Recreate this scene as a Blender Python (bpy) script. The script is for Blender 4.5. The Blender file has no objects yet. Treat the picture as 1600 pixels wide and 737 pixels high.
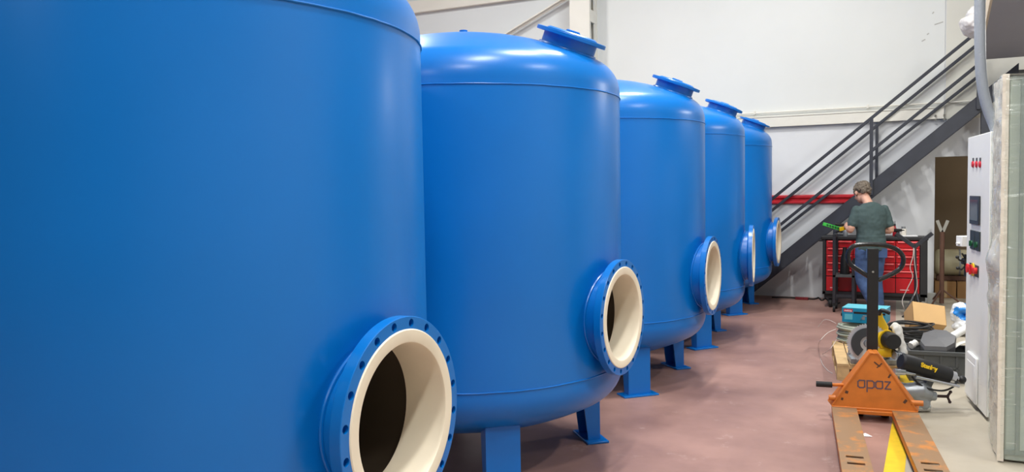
import bpy, bmesh, math, random
from mathutils import Vector, Matrix, Euler, noise
R = math.radians
PI = math.pi
random.seed(4)
S = bpy.context.scene
COL = S.collection

# ------------------------------------------------------------------ camera, world, exposure
CAM = Vector((0, 0, 1.671)); FPX = 1250.0; YAW = R(25.74); PITCH = 0.0541; ROLL = 0.0171
cd = bpy.data.cameras.new('camera'); cam = bpy.data.objects.new('camera', cd); COL.objects.link(cam)
cam.location = CAM; cam.rotation_euler = (Euler((PI/2 - PITCH, 0, YAW)).to_matrix() @ Matrix.Rotation(-ROLL, 3, 'Z')).to_euler()
cd.sensor_width = 36; cd.lens = FPX/1600*36; cd.clip_start = .05; cd.clip_end = 200
S.camera = cam
w = bpy.data.worlds.new('world'); S.world = w; w.use_nodes = True
w.node_tree.nodes['Background'].inputs[0].default_value = (.80, .88, 1.0, 1)
w.node_tree.nodes['Background'].inputs[1].default_value = .14
S.view_settings.view_transform = 'Standard'; S.view_settings.look = 'None'
S.view_settings.exposure = 0.0; S.view_settings.gamma = 1.0; S.view_settings.use_curve_mapping = False
LAMP_W = 214.0
CEIL_Z = 7.6
LAMPS = [(-1.6, -8.0, 'far behind the camera'), (.9, -1.8, 'just behind the camera'), (-.2, 2.2, 'above the aisle beside the nearest tank'),
         (-.8, 5.6, 'above the aisle between second and third tank'), (-1.6, 8.8, 'above the fourth tank'), (-6.4, 3.4, 'beyond the two nearest tanks'), (-6.4, 8.4, 'beyond the fourth tank'), (4.4, 4.0, 'right of the aisle')]
WALL_Y = 12.9

CM = cam.rotation_euler.to_matrix()
def ray(px, py):
    return CM @ Vector(((px-800)/FPX, -(py-368.5)/FPX, -1))
def on_y(px, py, Y):
    d = ray(px, py); return CAM + d*((Y-CAM.y)/d.y)
def on_z(px, py, Z):
    d = ray(px, py); return CAM + d*((Z-CAM.z)/d.z)
def at_d(px, py, D):            # at a depth along the view axis
    return CAM + ray(px, py)*D
def on_plane(px, py, p0, n):
    d = ray(px, py); return CAM + d*((p0-CAM).dot(n)/d.dot(n))

# ------------------------------------------------------------------ materials
MATS = {}
def lin(c):
    return tuple(((v/255)/12.92 if v/255 <= .04045 else ((v/255+.055)/1.055)**2.4) for v in c)
def mat(name, rgb, rough=.5, metal=0, var=0, vscale=6, bump=0, bscale=40, coat=0, spec=.5, rvar=0):
    if name in MATS: return MATS[name]
    m = bpy.data.materials.new(name); m.use_nodes = True; nt = m.node_tree; b = nt.nodes['Principled BSDF']
    c = lin(rgb) + (1,)
    b.inputs['Base Color'].default_value = c; b.inputs['Roughness'].default_value = rough
    b.inputs['Metallic'].default_value = metal; b.inputs['Specular IOR Level'].default_value = spec
    b.inputs['Coat Weight'].default_value = coat; b.inputs['Coat Roughness'].default_value = .2
    if var or bump or rvar:
        tc = nt.nodes.new('ShaderNodeTexCoord')
        n = nt.nodes.new('ShaderNodeTexNoise'); n.inputs['Scale'].default_value = vscale; n.inputs['Detail'].default_value = 6
        nt.links.new(tc.outputs['Object'], n.inputs['Vector'])
        if var:
            r = nt.nodes.new('ShaderNodeValToRGB'); e = r.color_ramp.elements
            e[0].position = .3; e[1].position = .7
            e[0].color = tuple(v*(1-var) for v in c[:3]) + (1,); e[1].color = tuple(min(1, v*(1+var)) for v in c[:3]) + (1,)
            nt.links.new(n.outputs['Fac'], r.inputs['Fac']); nt.links.new(r.outputs['Color'], b.inputs['Base Color'])
        if rvar:
            mr = nt.nodes.new('ShaderNodeMapRange'); mr.inputs['To Min'].default_value = max(.02, rough-rvar); mr.inputs['To Max'].default_value = rough+rvar
            nt.links.new(n.outputs['Fac'], mr.inputs['Value']); nt.links.new(mr.outputs['Result'], b.inputs['Roughness'])
        if bump:
            n2 = nt.nodes.new('ShaderNodeTexNoise'); n2.inputs['Scale'].default_value = bscale; n2.inputs['Detail'].default_value = 4
            nt.links.new(tc.outputs['Object'], n2.inputs['Vector'])
            bp = nt.nodes.new('ShaderNodeBump'); bp.inputs['Strength'].default_value = bump; bp.inputs['Distance'].default_value = .01
            nt.links.new(n2.outputs['Fac'], bp.inputs['Height']); nt.links.new(bp.outputs['Normal'], b.inputs['Normal'])
    MATS[name] = m; return m
def emit(name, rgb, s):
    m = bpy.data.materials.new(name); m.use_nodes = True; b = m.node_tree.nodes['Principled BSDF']
    b.inputs['Base Color'].default_value = lin(rgb)+(1,)
    b.inputs['Emission Color'].default_value = lin(rgb)+(1,); b.inputs['Emission Strength'].default_value = s
    return m

M_BLUE = mat('tank_blue', (0, 113, 198), .31, var=.05, vscale=1.3, bump=.05, bscale=3.0, rvar=.05, coat=.08, spec=.42)
M_CREAM = mat('lining_cream', (240, 229, 206), .5, var=.05, vscale=5)
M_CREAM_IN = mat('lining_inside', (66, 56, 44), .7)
M_WALL_UP = mat('panel_white', (226, 228, 224), .6, var=.03, vscale=.8)
M_WALL_BEIGE = mat('panel_ivory', (220, 218, 206), .6, var=.04, vscale=1.2)
M_WALL = mat('wall_paint', (222, 224, 226), .65, var=.05, vscale=1.0, bump=.1, bscale=9)
M_STEELW = mat('steel_ivory', (230, 227, 216), .5, var=.03, vscale=3)
M_CEIL = mat('roof_sheet', (226, 227, 228), .6, var=.03, vscale=.6)
M_BLACK = mat('steel_black', (42, 44, 50), .45, var=.15, vscale=9)
M_STAIR = mat('stair_charcoal', (50, 53, 62), .5, var=.15, vscale=7)
M_RED = mat('cabinet_red', (186, 22, 32), .35, var=.06, vscale=5)
M_RED_GLINT = mat('cabinet_red_glint', (222, 70, 72), .3)  # brighter red paints the highlights along the drawer pull rails
M_CHBLACK = mat('cabinet_black', (38, 38, 40), .5)
M_ORANGE = mat('jack_orange', (208, 118, 40), .5, var=.12, vscale=9, rvar=.1)
M_RUBBER = mat('rubber_black', (28, 28, 28), .7)
M_WOOD = mat('pallet_wood', (196, 164, 116), .75, var=.18, vscale=8, bump=.3, bscale=30)
M_CARD = mat('cardboard', (196, 158, 106), .8, var=.06, vscale=4)
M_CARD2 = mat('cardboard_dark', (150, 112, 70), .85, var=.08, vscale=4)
M_CHROME = mat('chrome', (205, 208, 212), .18, 1)
M_CAST = mat('cast_aluminium', (160, 165, 170), .42, .6, var=.1, vscale=14)
M_DGREY = mat('plastic_dark_grey', (74, 76, 76), .55, var=.08, vscale=6)
M_BPLAST = mat('plastic_black', (26, 26, 27), .5)
M_YELLOW = mat('plastic_yellow', (232, 190, 20), .45)
M_WHITEP = mat('powder_white', (236, 236, 231), .4, var=.02, vscale=3)
M_WPLAST = mat('plastic_white', (236, 236, 234), .45)
M_SKIN = mat('skin', (206, 158, 136), .55, var=.06, vscale=20)
M_HAIR = mat('hair_grey_brown', (104, 94, 82), .8, var=.35, vscale=45)
M_SHIRT = mat('shirt_green_grey', (62, 80, 80), .85, var=.08, vscale=8, bump=.3, bscale=12)
M_JEANS = mat('denim_blue', (60, 84, 124), .85, var=.16, vscale=7, bump=.2, bscale=60)
M_SHOE = mat('shoe_dark', (48, 46, 46), .7)
M_TEAL = mat('carton_teal', (8, 132, 168), .5, var=.06, vscale=6)
M_TEAL_L = mat('carton_teal_light', (96, 184, 200), .5)
M_LABELRED = mat('label_red', (206, 30, 44), .5)
M_WHITE = mat('print_white', (238, 238, 238), .6)
M_YPAINT = mat('line_yellow', (226, 190, 32), .55, var=.1, vscale=10)

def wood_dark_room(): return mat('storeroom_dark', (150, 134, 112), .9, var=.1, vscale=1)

# red floor left of the yellow line, bare beige screed right of it
def floor_material():
    m = bpy.data.materials.new('floor_paint'); m.use_nodes = True; nt = m.node_tree; N = nt.nodes; L = nt.links
    b = N['Principled BSDF']
    tc = N.new('ShaderNodeTexCoord'); sp = N.new('ShaderNodeSeparateXYZ'); L.new(tc.outputs['Object'], sp.inputs[0])
    def noi(sc, det=6, rough=.55):
        n = N.new('ShaderNodeTexNoise'); n.inputs['Scale'].default_value = sc; n.inputs['Detail'].default_value = det
        n.inputs['Roughness'].default_value = rough; L.new(tc.outputs['Object'], n.inputs['Vector']); return n
    def ramp(src, a, ca, bb, cb):
        r = N.new('ShaderNodeValToRGB'); e = r.color_ramp.elements
        e[0].position = a; e[0].color = lin(ca)+(1,); e[1].position = bb; e[1].color = lin(cb)+(1,); L.new(src, r.inputs['Fac']); return r
    def mix(fac, a, c):
        x = N.new('ShaderNodeMix'); x.data_type = 'RGBA'
        if isinstance(fac, float): x.inputs[0].default_value = fac
        else: L.new(fac, x.inputs[0])
        L.new(a, x.inputs[6]); L.new(c, x.inputs[7]); return x.outputs[2]
    red = ramp(noi(1.1).outputs['Fac'], .30, (132, 99, 91), .70, (176, 137, 125))
    worn = ramp(noi(3.6, 9, .72).outputs['Fac'], .60, (0, 0, 0), .76, (200, 200, 200))
    light = ramp(noi(9).outputs['Fac'], .3, (206, 184, 172), .7, (220, 200, 190))
    redw = mix(worn.outputs['Color'], red.outputs['Color'], light.outputs['Color'])
    dark = ramp(noi(2.3, 9, .7).outputs['Fac'], .54, (0, 0, 0), .78, (170, 170, 170))
    stain = ramp(noi(20).outputs['Fac'], .3, (120, 86, 80), .7, (138, 100, 94))
    redw = mix(dark.outputs['Color'], redw, stain.outputs['Color'])
    beige = ramp(noi(1.7).outputs['Fac'], .3, (166, 156, 138), .7, (184, 176, 160))
    mth = N.new('ShaderNodeMath'); mth.operation = 'GREATER_THAN'; mth.inputs[1].default_value = .0
    wob = N.new('ShaderNodeMath'); wob.operation = 'MULTIPLY_ADD'
    wob.inputs[1].default_value = .012; L.new(noi(7).outputs['Fac'], wob.inputs[0]); L.new(sp.outputs['X'], wob.inputs[2])
    L.new(wob.outputs[0], mth.inputs[0])
    c = mix(mth.outputs[0], redw, beige.outputs['Color'])
    L.new(c, b.inputs['Base Color'])
    mr = N.new('ShaderNodeMapRange'); mr.inputs['To Min'].default_value = .38; mr.inputs['To Max'].default_value = .62
    L.new(noi(3).outputs['Fac'], mr.inputs['Value']); L.new(mr.outputs['Result'], b.inputs['Roughness'])
    bp = N.new('ShaderNodeBump'); bp.inputs['Strength'].default_value = .06; bp.inputs['Distance'].default_value = .01
    L.new(noi(14).outputs['Fac'], bp.inputs['Height']); L.new(bp.outputs['Normal'], b.inputs['Normal'])
    return m

# ------------------------------------------------------------------ mesh builder
class MB:
    def __init__(self): self.v = []; self.f = []; self.mi = []
    def add(self, vs, fs, mi=0, M=None):
        o = len(self.v)
        self.v += [tuple(M @ Vector(p)) if M is not None else tuple(p) for p in vs]
        self.f += [tuple(i+o for i in f) for f in fs]; self.mi += [mi]*len(fs); return self
    def box(self, c, s, rot=(0, 0, 0), mi=0, M=None):
        x, y, z = s[0]/2, s[1]/2, s[2]/2
        vs = [(-x,-y,-z),(x,-y,-z),(x,y,-z),(-x,y,-z),(-x,-y,z),(x,-y,z),(x,y,z),(-x,y,z)]
        T = Matrix.Translation(c) @ Euler(rot).to_matrix().to_4x4()
        if M is not None: T = M @ T
        return self.add(vs, [(0,3,2,1),(4,5,6,7),(0,1,5,4),(1,2,6,5),(2,3,7,6),(3,0,4,7)], mi, T)
    def bb(self, x0, x1, y0, y1, z0, z1, mi=0, M=None):
        return self.box(((x0+x1)/2, (y0+y1)/2, (z0+z1)/2), (x1-x0, y1-y0, z1-z0), (0,0,0), mi, M)
    def beam(self, p0, p1, w, h, up=(0, 0, 1), mi=0):       # w across, h along up
        p0 = Vector(p0); p1 = Vector(p1); t = (p1-p0); l = t.length; t.normalize()
        u = Vector(up); s = t.cross(u); s = s.normalized() if s.length > 1e-6 else Vector((1, 0, 0)); u = s.cross(t)
        M = Matrix((s, t, u)).transposed().to_4x4(); M.translation = (p0+p1)/2
        return self.box((0,0,0), (w, l, h), (0,0,0), mi, M)
    def tube(self, pts, r, seg=12, mi=0, cap=True, ref=None, closed=False):
        # r: number, list, or list of (a, b) half-axes; a lies along ref made perpendicular
        pts = [Vector(p) for p in pts]; n = len(pts); rs = []
        for i in range(n):
            q = r[i] if isinstance(r, (list, tuple)) else r
            rs.append(q if isinstance(q, (list, tuple)) else (q, q))
        o = len(self.v); pu = None
        for i, p in enumerate(pts):
            if closed: t = pts[(i+1) % n]-pts[i-1]
            else: t = pts[min(i+1, n-1)]-pts[max(i-1, 0)]
            t = t.normalized() if t.length > 1e-9 else Vector((0, 0, 1))
            if ref is not None: u = Vector(ref)
            elif pu is not None: u = pu
            else: u = Vector((0,0,1)) if abs(t.z) < .9 else Vector((1,0,0))
            u = u - t*u.dot(t); u.normalize(); pu = u; v = t.cross(u)
            for k in range(seg):
                a = 2*PI*k/seg; self.v.append(tuple(p + u*(math.cos(a)*rs[i][0]) + v*(math.sin(a)*rs[i][1])))
        m = n if closed else n-1
        for i in range(m):
            j = (i+1) % n
            for k in range(seg):
                k2 = (k+1) % seg; self.f.append((o+i*seg+k, o+i*seg+k2, o+j*seg+k2, o+j*seg+k)); self.mi.append(mi)
        if cap and not closed:
            self.f.append(tuple(o+k for k in range(seg))[::-1]); self.f.append(tuple(o+(n-1)*seg+k for k in range(seg))); self.mi += [mi, mi]
        return self
    def cyl(self, p0, p1, r, seg=20, mi=0, r1=None):
        return self.tube([p0, p1], [r, r if r1 is None else r1], seg, mi)
    def lathe(self, prof, seg=48, M=None, mi=0, closed=False):   # prof (r, z), about local z
        o = []; vs = []; fs = []; n = len(prof)
        for (r, z) in prof:
            for k in range(seg):
                a = 2*PI*k/seg; vs.append((r*math.cos(a), r*math.sin(a), z))
        for i in range(n if closed else n-1):
            j = (i+1) % n
            for k in range(seg):
                k2 = (k+1) % seg; fs.append((i*seg+k, i*seg+k2, j*seg+k2, j*seg+k))
        if not closed:
            if prof[0][0] > 1e-5: fs.append(tuple(range(seg))[::-1])
            if prof[-1][0] > 1e-5: fs.append(tuple((n-1)*seg+k for k in range(seg)))
        return self.add(vs, fs, mi, M)
    def prism(self, poly, t0, t1, M=None, mi=0):                # poly in local xy, extruded along z
        n = len(poly); vs = [(x, y, t0) for x, y in poly]+[(x, y, t1) for x, y in poly]
        fs = [tuple(range(n))[::-1], tuple(range(n, 2*n))]+[(i, (i+1) % n, n+(i+1) % n, n+i) for i in range(n)]
        return self.add(vs, fs, mi, M)
    def ball(self, c, r, seg=14, rings=9, mi=0, M=None):
        rx, ry, rz = (r, r, r) if not isinstance(r, (list, tuple)) else r
        vs = []; fs = []
        for i in range(rings+1):
            t = PI*i/rings
            for k in range(seg):
                a = 2*PI*k/seg; vs.append((c[0]+rx*math.sin(t)*math.cos(a), c[1]+ry*math.sin(t)*math.sin(a), c[2]-rz*math.cos(t)))
        for i in range(rings):
            for k in range(seg):
                k2 = (k+1) % seg; fs.append((i*seg+k, i*seg+k2, (i+1)*seg+k2, (i+1)*seg+k))
        return self.add(vs, fs, mi, M)
    def mesh(self, name, mats, smooth=True, ang=38, clean=True):
        me = bpy.data.meshes.new(name); me.from_pydata(self.v, [], self.f)
        for m in (mats if isinstance(mats, (list, tuple)) else [mats]): me.materials.append(m)
        me.polygons.foreach_set('material_index', self.mi)
        bm = bmesh.new(); bm.from_mesh(me)
        if clean: bmesh.ops.remove_doubles(bm, verts=bm.verts, dist=1e-6)
        bmesh.ops.recalc_face_normals(bm, faces=bm.faces); bm.to_mesh(me); bm.free()
        if smooth:
            me.polygons.foreach_set('use_smooth', [True]*len(me.polygons)); me.set_sharp_from_angle(angle=R(ang))
        me.update(); return me
    def build(self, name, mats, parent=None, smooth=True, ang=38, bevel=0, loc=None, rot=None, kind=None):
        me = self.mesh(name, mats, smooth, ang)
        return link(name, me, parent, bevel, loc, rot, kind)
def link(name, me, parent=None, bevel=0, loc=None, rot=None, kind=None):
    o = bpy.data.objects.new(name, me); COL.objects.link(o)
    if parent is not None: o.parent = parent
    if loc is not None: o.location = loc
    if rot is not None: o.rotation_euler = rot
    if bevel:
        b = o.modifiers.new('bevel', 'BEVEL'); b.width = bevel; b.segments = 2; b.limit_method = 'ANGLE'; b.angle_limit = R(40)
    if kind: o['kind'] = kind
    return o
def thing(name, label, cat, loc=(0, 0, 0), rz=0, group=None):
    o = bpy.data.objects.new(name, None); COL.objects.link(o); o.empty_display_size = .1
    o.location = loc; o.rotation_euler = (0, 0, rz); return tag(o, label, cat, group)
def tag(o, label, cat, group=None):
    o['label'] = label; o['category'] = cat
    if group: o['group'] = group
    return o
def copy_tree(o, parent=None):
    c = o.copy(); COL.objects.link(c)
    if parent is not None: c.parent = parent
    for ch in list(o.children): copy_tree(ch, c)
    return c
def baked(o):                      # evaluated mesh of a temporary object, which is then removed
    dg = bpy.context.evaluated_depsgraph_get(); me = bpy.data.meshes.new_from_object(o.evaluated_get(dg))
    old = o.data; bpy.data.objects.remove(o); return me
def voxel(mb, vox, mats, smooth=4):
    o = link('tmp', mb.mesh('tmp', mats))
    m = o.modifiers.new('r', 'REMESH'); m.mode = 'VOXEL'; m.voxel_size = vox
    if smooth: s = o.modifiers.new('s', 'SMOOTH'); s.factor = .5; s.iterations = smooth
    me = baked(o); me.materials.clear()
    for q in (mats if isinstance(mats, (list, tuple)) else [mats]): me.materials.append(q)
    me.polygons.foreach_set('material_index', [0]*len(me.polygons))
    me.polygons.foreach_set('use_smooth', [True]*len(me.polygons)); return me
def displace(me, fn):              # push every vertex along its normal by fn(co)
    nr = [v.normal.copy() for v in me.vertices]; co = [v.co.copy() for v in me.vertices]; out = []
    for c, n in zip(co, nr): out += list(c+n*fn(c))
    me.vertices.foreach_set('co', out); me.update()
def floor_clamp(me, z, test=None):
    for v in me.vertices:
        if v.co.z < z and (test is None or test(v.co)): v.co.z = z
def boolean_cut(me, cutter):
    a = link('tmpa', me); b = link('tmpb', cutter)
    m = a.modifiers.new('b', 'BOOLEAN'); m.operation = 'DIFFERENCE'; m.object = b; m.solver = 'EXACT'
    r = baked(a); bpy.data.objects.remove(b); return r
def text(body, size, material, parent, M, extrude=.001, offset=0, sx=1.0, name='lettering'):
    cu = bpy.data.curves.new('t', 'FONT'); cu.body = body; cu.size = size; cu.extrude = extrude; cu.offset = offset
    cu.align_x = 'CENTER'; cu.align_y = 'CENTER'
    o = bpy.data.objects.new('t', cu); COL.objects.link(o); me = baked(o)
    me.materials.clear(); me.materials.append(material)
    me.transform(M @ Matrix.Diagonal((sx, 1, 1, 1)))
    return link(name, me, parent)
def frame(origin, x, y):
    x = Vector(x).normalized(); y = Vector(y); z = x.cross(y).normalized(); y = z.cross(x)
    M = Matrix((x, y, z)).transposed().to_4x4(); M.translation = Vector(origin); return M

# ------------------------------------------------------------------ the hall
XL, XR, YB = -11.0, 7.5, -12.0
mb = MB(); mb.bb(XL, XR, YB, WALL_Y+3.2, -.1, 0)
mb.build('floor', floor_material(), smooth=False, kind='structure')
DX0, DX1, DZ = on_y(1460.5, 300, WALL_Y).x, 1.42, 2.075
mb = MB()
mb.bb(XL, DX0, WALL_Y, WALL_Y+.2, 0, CEIL_Z); mb.bb(DX1, XR, WALL_Y, WALL_Y+.2, 0, CEIL_Z); mb.bb(DX0, DX1, WALL_Y, WALL_Y+.2, DZ, CEIL_Z)
wall = mb.build('wall_back', M_WALL, smooth=False, kind='structure')
SEAM = on_y(1477, 100, WALL_Y).x
COLX = on_y(905, 30, WALL_Y-.2).x
p = MB(); p.bb(COLX, SEAM-.008, -.012, 0, 0, CEIL_Z-2.7)
p.build('cladding_panel', M_WALL_UP, wall, loc=(0, WALL_Y, 2.7))
p = MB(); p.bb(SEAM+.008, XR, -.012, 0, 0, CEIL_Z-2.6)
p.build('cladding_panel', M_WALL_BEIGE, wall, loc=(0, WALL_Y, 2.6))
p = MB(); p.bb(XL, COLX, -.012, 0, 0, CEIL_Z-2.7)
p.build('cladding_panel', mat('panel_grey_white', (216, 220, 220), .6, var=.02, vscale=1), wall, loc=(0, WALL_Y, 2.7))
# scuffs on the cladding beside the joint
sc = MB()
for (x, y, l, a) in ((1468, 36, 9, .25), (1450, 53, 3, .6), (1443, 63, 5, .5), (1462, 38, 3, .3), (1458, 20, 3, .9)):
    q = on_y(x, y, WALL_Y-.013); s = .0105
    sc.box((q.x, q.y, q.z), (l*s, .001, .016), (0, -a, 0))
sc.build('scuff_marks', mat('scuff', (186, 185, 178), .8), wall)
# girts, column and brace against the back wall
g = MB(); g.bb(XL, SEAM-.01, WALL_Y-.075, WALL_Y-.012, 2.605, 2.755); g.bb(XL, SEAM-.01, WALL_Y-.085, WALL_Y-.012, 2.755, 2.765)
girt = g.build('trim_1', M_STEELW, kind='structure', bevel=.004)
g = MB(); g.cyl((XL, WALL_Y-.05, 2.83), (SEAM+.5, WALL_Y-.05, 2.83), .011, 8)
for x in (-5.2, -3.6, -2.0, -.4): g.bb(x-.012, x+.012, WALL_Y-.066, WALL_Y-.012, 2.81, 2.865)
g.build('conduit', M_STEELW, girt)
gb = MB(); q = on_y(1468, 178, WALL_Y-.08)
for dx in (-.05, .06):
    for dz in (-.03, .03): gb.cyl((q.x+dx, WALL_Y-.085, q.z-.05+dz), (q.x+dx, WALL_Y-.105, q.z-.05+dz), .014, 8)
gb.build('bolt_heads', mat('bolt_grey', (120, 118, 110), .5, .5), girt)
g = MB(); g.bb(XL, COLX, WALL_Y-.10, WALL_Y-.012, 5.03, 5.25); g.bb(COLX+.34, XR, WALL_Y-.10, WALL_Y-.012, 5.03, 5.25)
g.build('trim_2', M_STEELW, kind='structure', bevel=.004)
c0 = on_y(890, 30, WALL_Y-.40).x; c1 = on_y(921, 30, WALL_Y-.40).x
g = MB(); g.bb(c0, c1, WALL_Y-.40, WALL_Y-.375, 0, CEIL_Z); g.bb(c0, c1, WALL_Y-.06, WALL_Y-.012, 0, CEIL_Z); g.bb(c0, c0+.02, WALL_Y-.375, WALL_Y-.06, 0, CEIL_Z)
g.bb(c1-.03, c1-.012, WALL_Y-.375, WALL_Y-.30, 0, CEIL_Z); g.bb(c1-.03, c1-.012, WALL_Y-.14, WALL_Y-.06, 0, CEIL_Z)
z = on_y(928, 26, WALL_Y-.2).z
zz = z-.10-.6*8
while zz < CEIL_Z-.3:
    if zz > 0: g.bb(c1-.03, c1-.006, WALL_Y-.375, WALL_Y-.06, zz, zz+.2)
    zz += .6
tr = g.build('trim_3', M_STEELW, kind='structure')
b0 = on_y(793, 52, WALL_Y-.15); b1 = on_y(884, -4, WALL_Y-.15); dr = (b1-b0)
g = MB(); g.beam(b0-dr*4, b1+dr*.05, .012, .07, up=(0, -1, 0)); g.beam(b0-dr*4+Vector((0,.03,.0)), b1+dr*.05+Vector((0,.03,0)), .07, .012, up=(0,-1,0))
g.build('trim_4', M_STEELW, kind='structure')
# remaining shell
mb = MB(); mb.bb(XL-.2, XL, YB, WALL_Y+.2, 0, CEIL_Z); mb.build('wall_left', M_WALL, smooth=False, kind='structure')
mb = MB(); mb.bb(XR, XR+.2, YB, WALL_Y+.2, 0, CEIL_Z); mb.build('wall_right', M_WALL, smooth=False, kind='structure')
mb = MB(); mb.bb(XL-.2, XR+.2, YB, WALL_Y+.2, CEIL_Z, CEIL_Z+.2); mb.build('ceiling', M_CEIL, smooth=False, kind='structure')
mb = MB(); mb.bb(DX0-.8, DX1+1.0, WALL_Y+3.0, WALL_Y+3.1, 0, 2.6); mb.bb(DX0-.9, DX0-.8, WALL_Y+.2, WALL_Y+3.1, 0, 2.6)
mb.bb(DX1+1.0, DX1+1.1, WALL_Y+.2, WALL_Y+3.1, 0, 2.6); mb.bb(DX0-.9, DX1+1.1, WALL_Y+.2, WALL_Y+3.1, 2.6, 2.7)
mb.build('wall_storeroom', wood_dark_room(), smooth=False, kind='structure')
# yellow line
a = on_z(1406.5, 667, 0); b_ = on_z(1397, 737, 0); dv = (a-b_).normalized()
p0 = b_-dv*3.5; p1 = a+dv*2.6; s = Vector((dv.y, -dv.x, 0))*.055
mb = MB(); mb.add([p0-s, p0+s, p1+s, p1-s]+[q+Vector((0,0,.003)) for q in (p0-s, p0+s, p1+s, p1-s)], [(4,5,6,7),(0,1,5,4),(1,2,6,5),(2,3,7,6),(3,0,4,7)])
LINE_X = (a.x+b_.x)/2
mb.build('trim_5', M_YPAINT, smooth=False, kind='structure')

# lamps under the roof
def lamp(x, y, i):
    t = thing('ceiling_lamp', 'long white lamp hanging under the hall roof '+i, 'lamp', (x, y, CEIL_Z-.55), 0, 'lamps under the hall roof')
    m = MB(); m.bb(-.2, .2, -.75, .75, .02, .1); m.bb(-.2, -.18, -.75, .75, -.03, .02); m.bb(.18, .2, -.75, .75, -.03, .02); m.build('housing', M_WHITEP, t)
    for yy in (-.6, .6): m = MB(); m.cyl((0, yy, .1), (0, yy, .55), .006, 6); m.build('suspension_wire', M_BLACK, t)
    m = MB(); m.bb(-.17, .17, -.72, .72, .0, .015); m.build('diffuser', LAMP_E, t)
    l = bpy.data.lights.new('lamp_light', 'AREA'); l.shape = 'RECTANGLE'; l.size = .34; l.size_y = 1.44; l.energy = LAMP_W; l.color = (1, .995, .965)
    o = bpy.data.objects.new('lamp_light', l); COL.objects.link(o); o.parent = t; o.location = (0, 0, -.01)
LAMP_E = emit('lamp_glow', (255, 250, 240), 4.0)
for (x, y, where) in LAMPS: lamp(x, y, where)
# unseen fill light added under the raised floor to brighten the stair wall
bl_ = thing('stair_wall_fill', 'added unseen fill light under the raised floor, brightening the stair wall', 'lamp', (1.7, 9.2, 3.28))
m = MB(); m.bb(-.06, .06, -.62, .62, -.05, 0); m.build('housing', M_WHITEP, bl_)
m = MB(); m.bb(-.045, .045, -.6, .6, -.062, -.05); m.build('diffuser', LAMP_E, bl_)
l = bpy.data.lights.new('lamp_light', 'AREA'); l.shape = 'RECTANGLE'; l.size = .09; l.size_y = 1.2; l.energy = 90; l.color = (1, .995, .965)
o = bpy.data.objects.new('lamp_light', l); COL.objects.link(o); o.parent = bl_; o.location = (0, 0, -.07)

# ------------------------------------------------------------------ filter tanks
TR = .981; HS = 2.240; HL = .614; HN = .938; NL = 1.078; RC = 2*TR; RK = .2*TR; SF = .04
def head(seg_k=8, seg_c=10, off=0.0):          # Kloepper head: (r, height above tangent line), from rim to apex
    Rr = TR-off; rk = RK-off; rc = RC-off; be = math.asin((TR-RK)/(RC-RK)); out = []
    for i in range(seg_k+1):
        a = (PI/2-be)*i/seg_k; out.append((TR-RK+rk*math.cos(a), rk*math.sin(a)))
    zc = RK*0 - math.cos(be)*(RC-RK)
    for i in range(1, seg_c+1):
        a = be*(1-i/seg_c); out.append((rc*math.sin(a), zc+rc*math.cos(a)))
    return out
HEADH = head()[-1][1]; APEX = HS+SF+HEADH
def shell_profile(off):
    h = head(off=off); up = [(r, HS+SF+z) for r, z in h]; dn = [(r, HL-SF-z) for r, z in h][::-1]
    return dn+up
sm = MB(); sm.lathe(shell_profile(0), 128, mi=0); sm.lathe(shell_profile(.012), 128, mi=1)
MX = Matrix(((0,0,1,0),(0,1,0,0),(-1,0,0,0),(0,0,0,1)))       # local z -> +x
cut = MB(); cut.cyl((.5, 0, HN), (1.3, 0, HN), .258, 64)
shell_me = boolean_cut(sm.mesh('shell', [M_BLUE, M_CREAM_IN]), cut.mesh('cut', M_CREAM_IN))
shell_me.polygons.foreach_set('use_smooth', [True]*len(shell_me.polygons)); shell_me.set_sharp_from_angle(angle=R(40))
NM = Matrix.Translation((NL-1.1105, 0, HN)) @ MX
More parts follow.
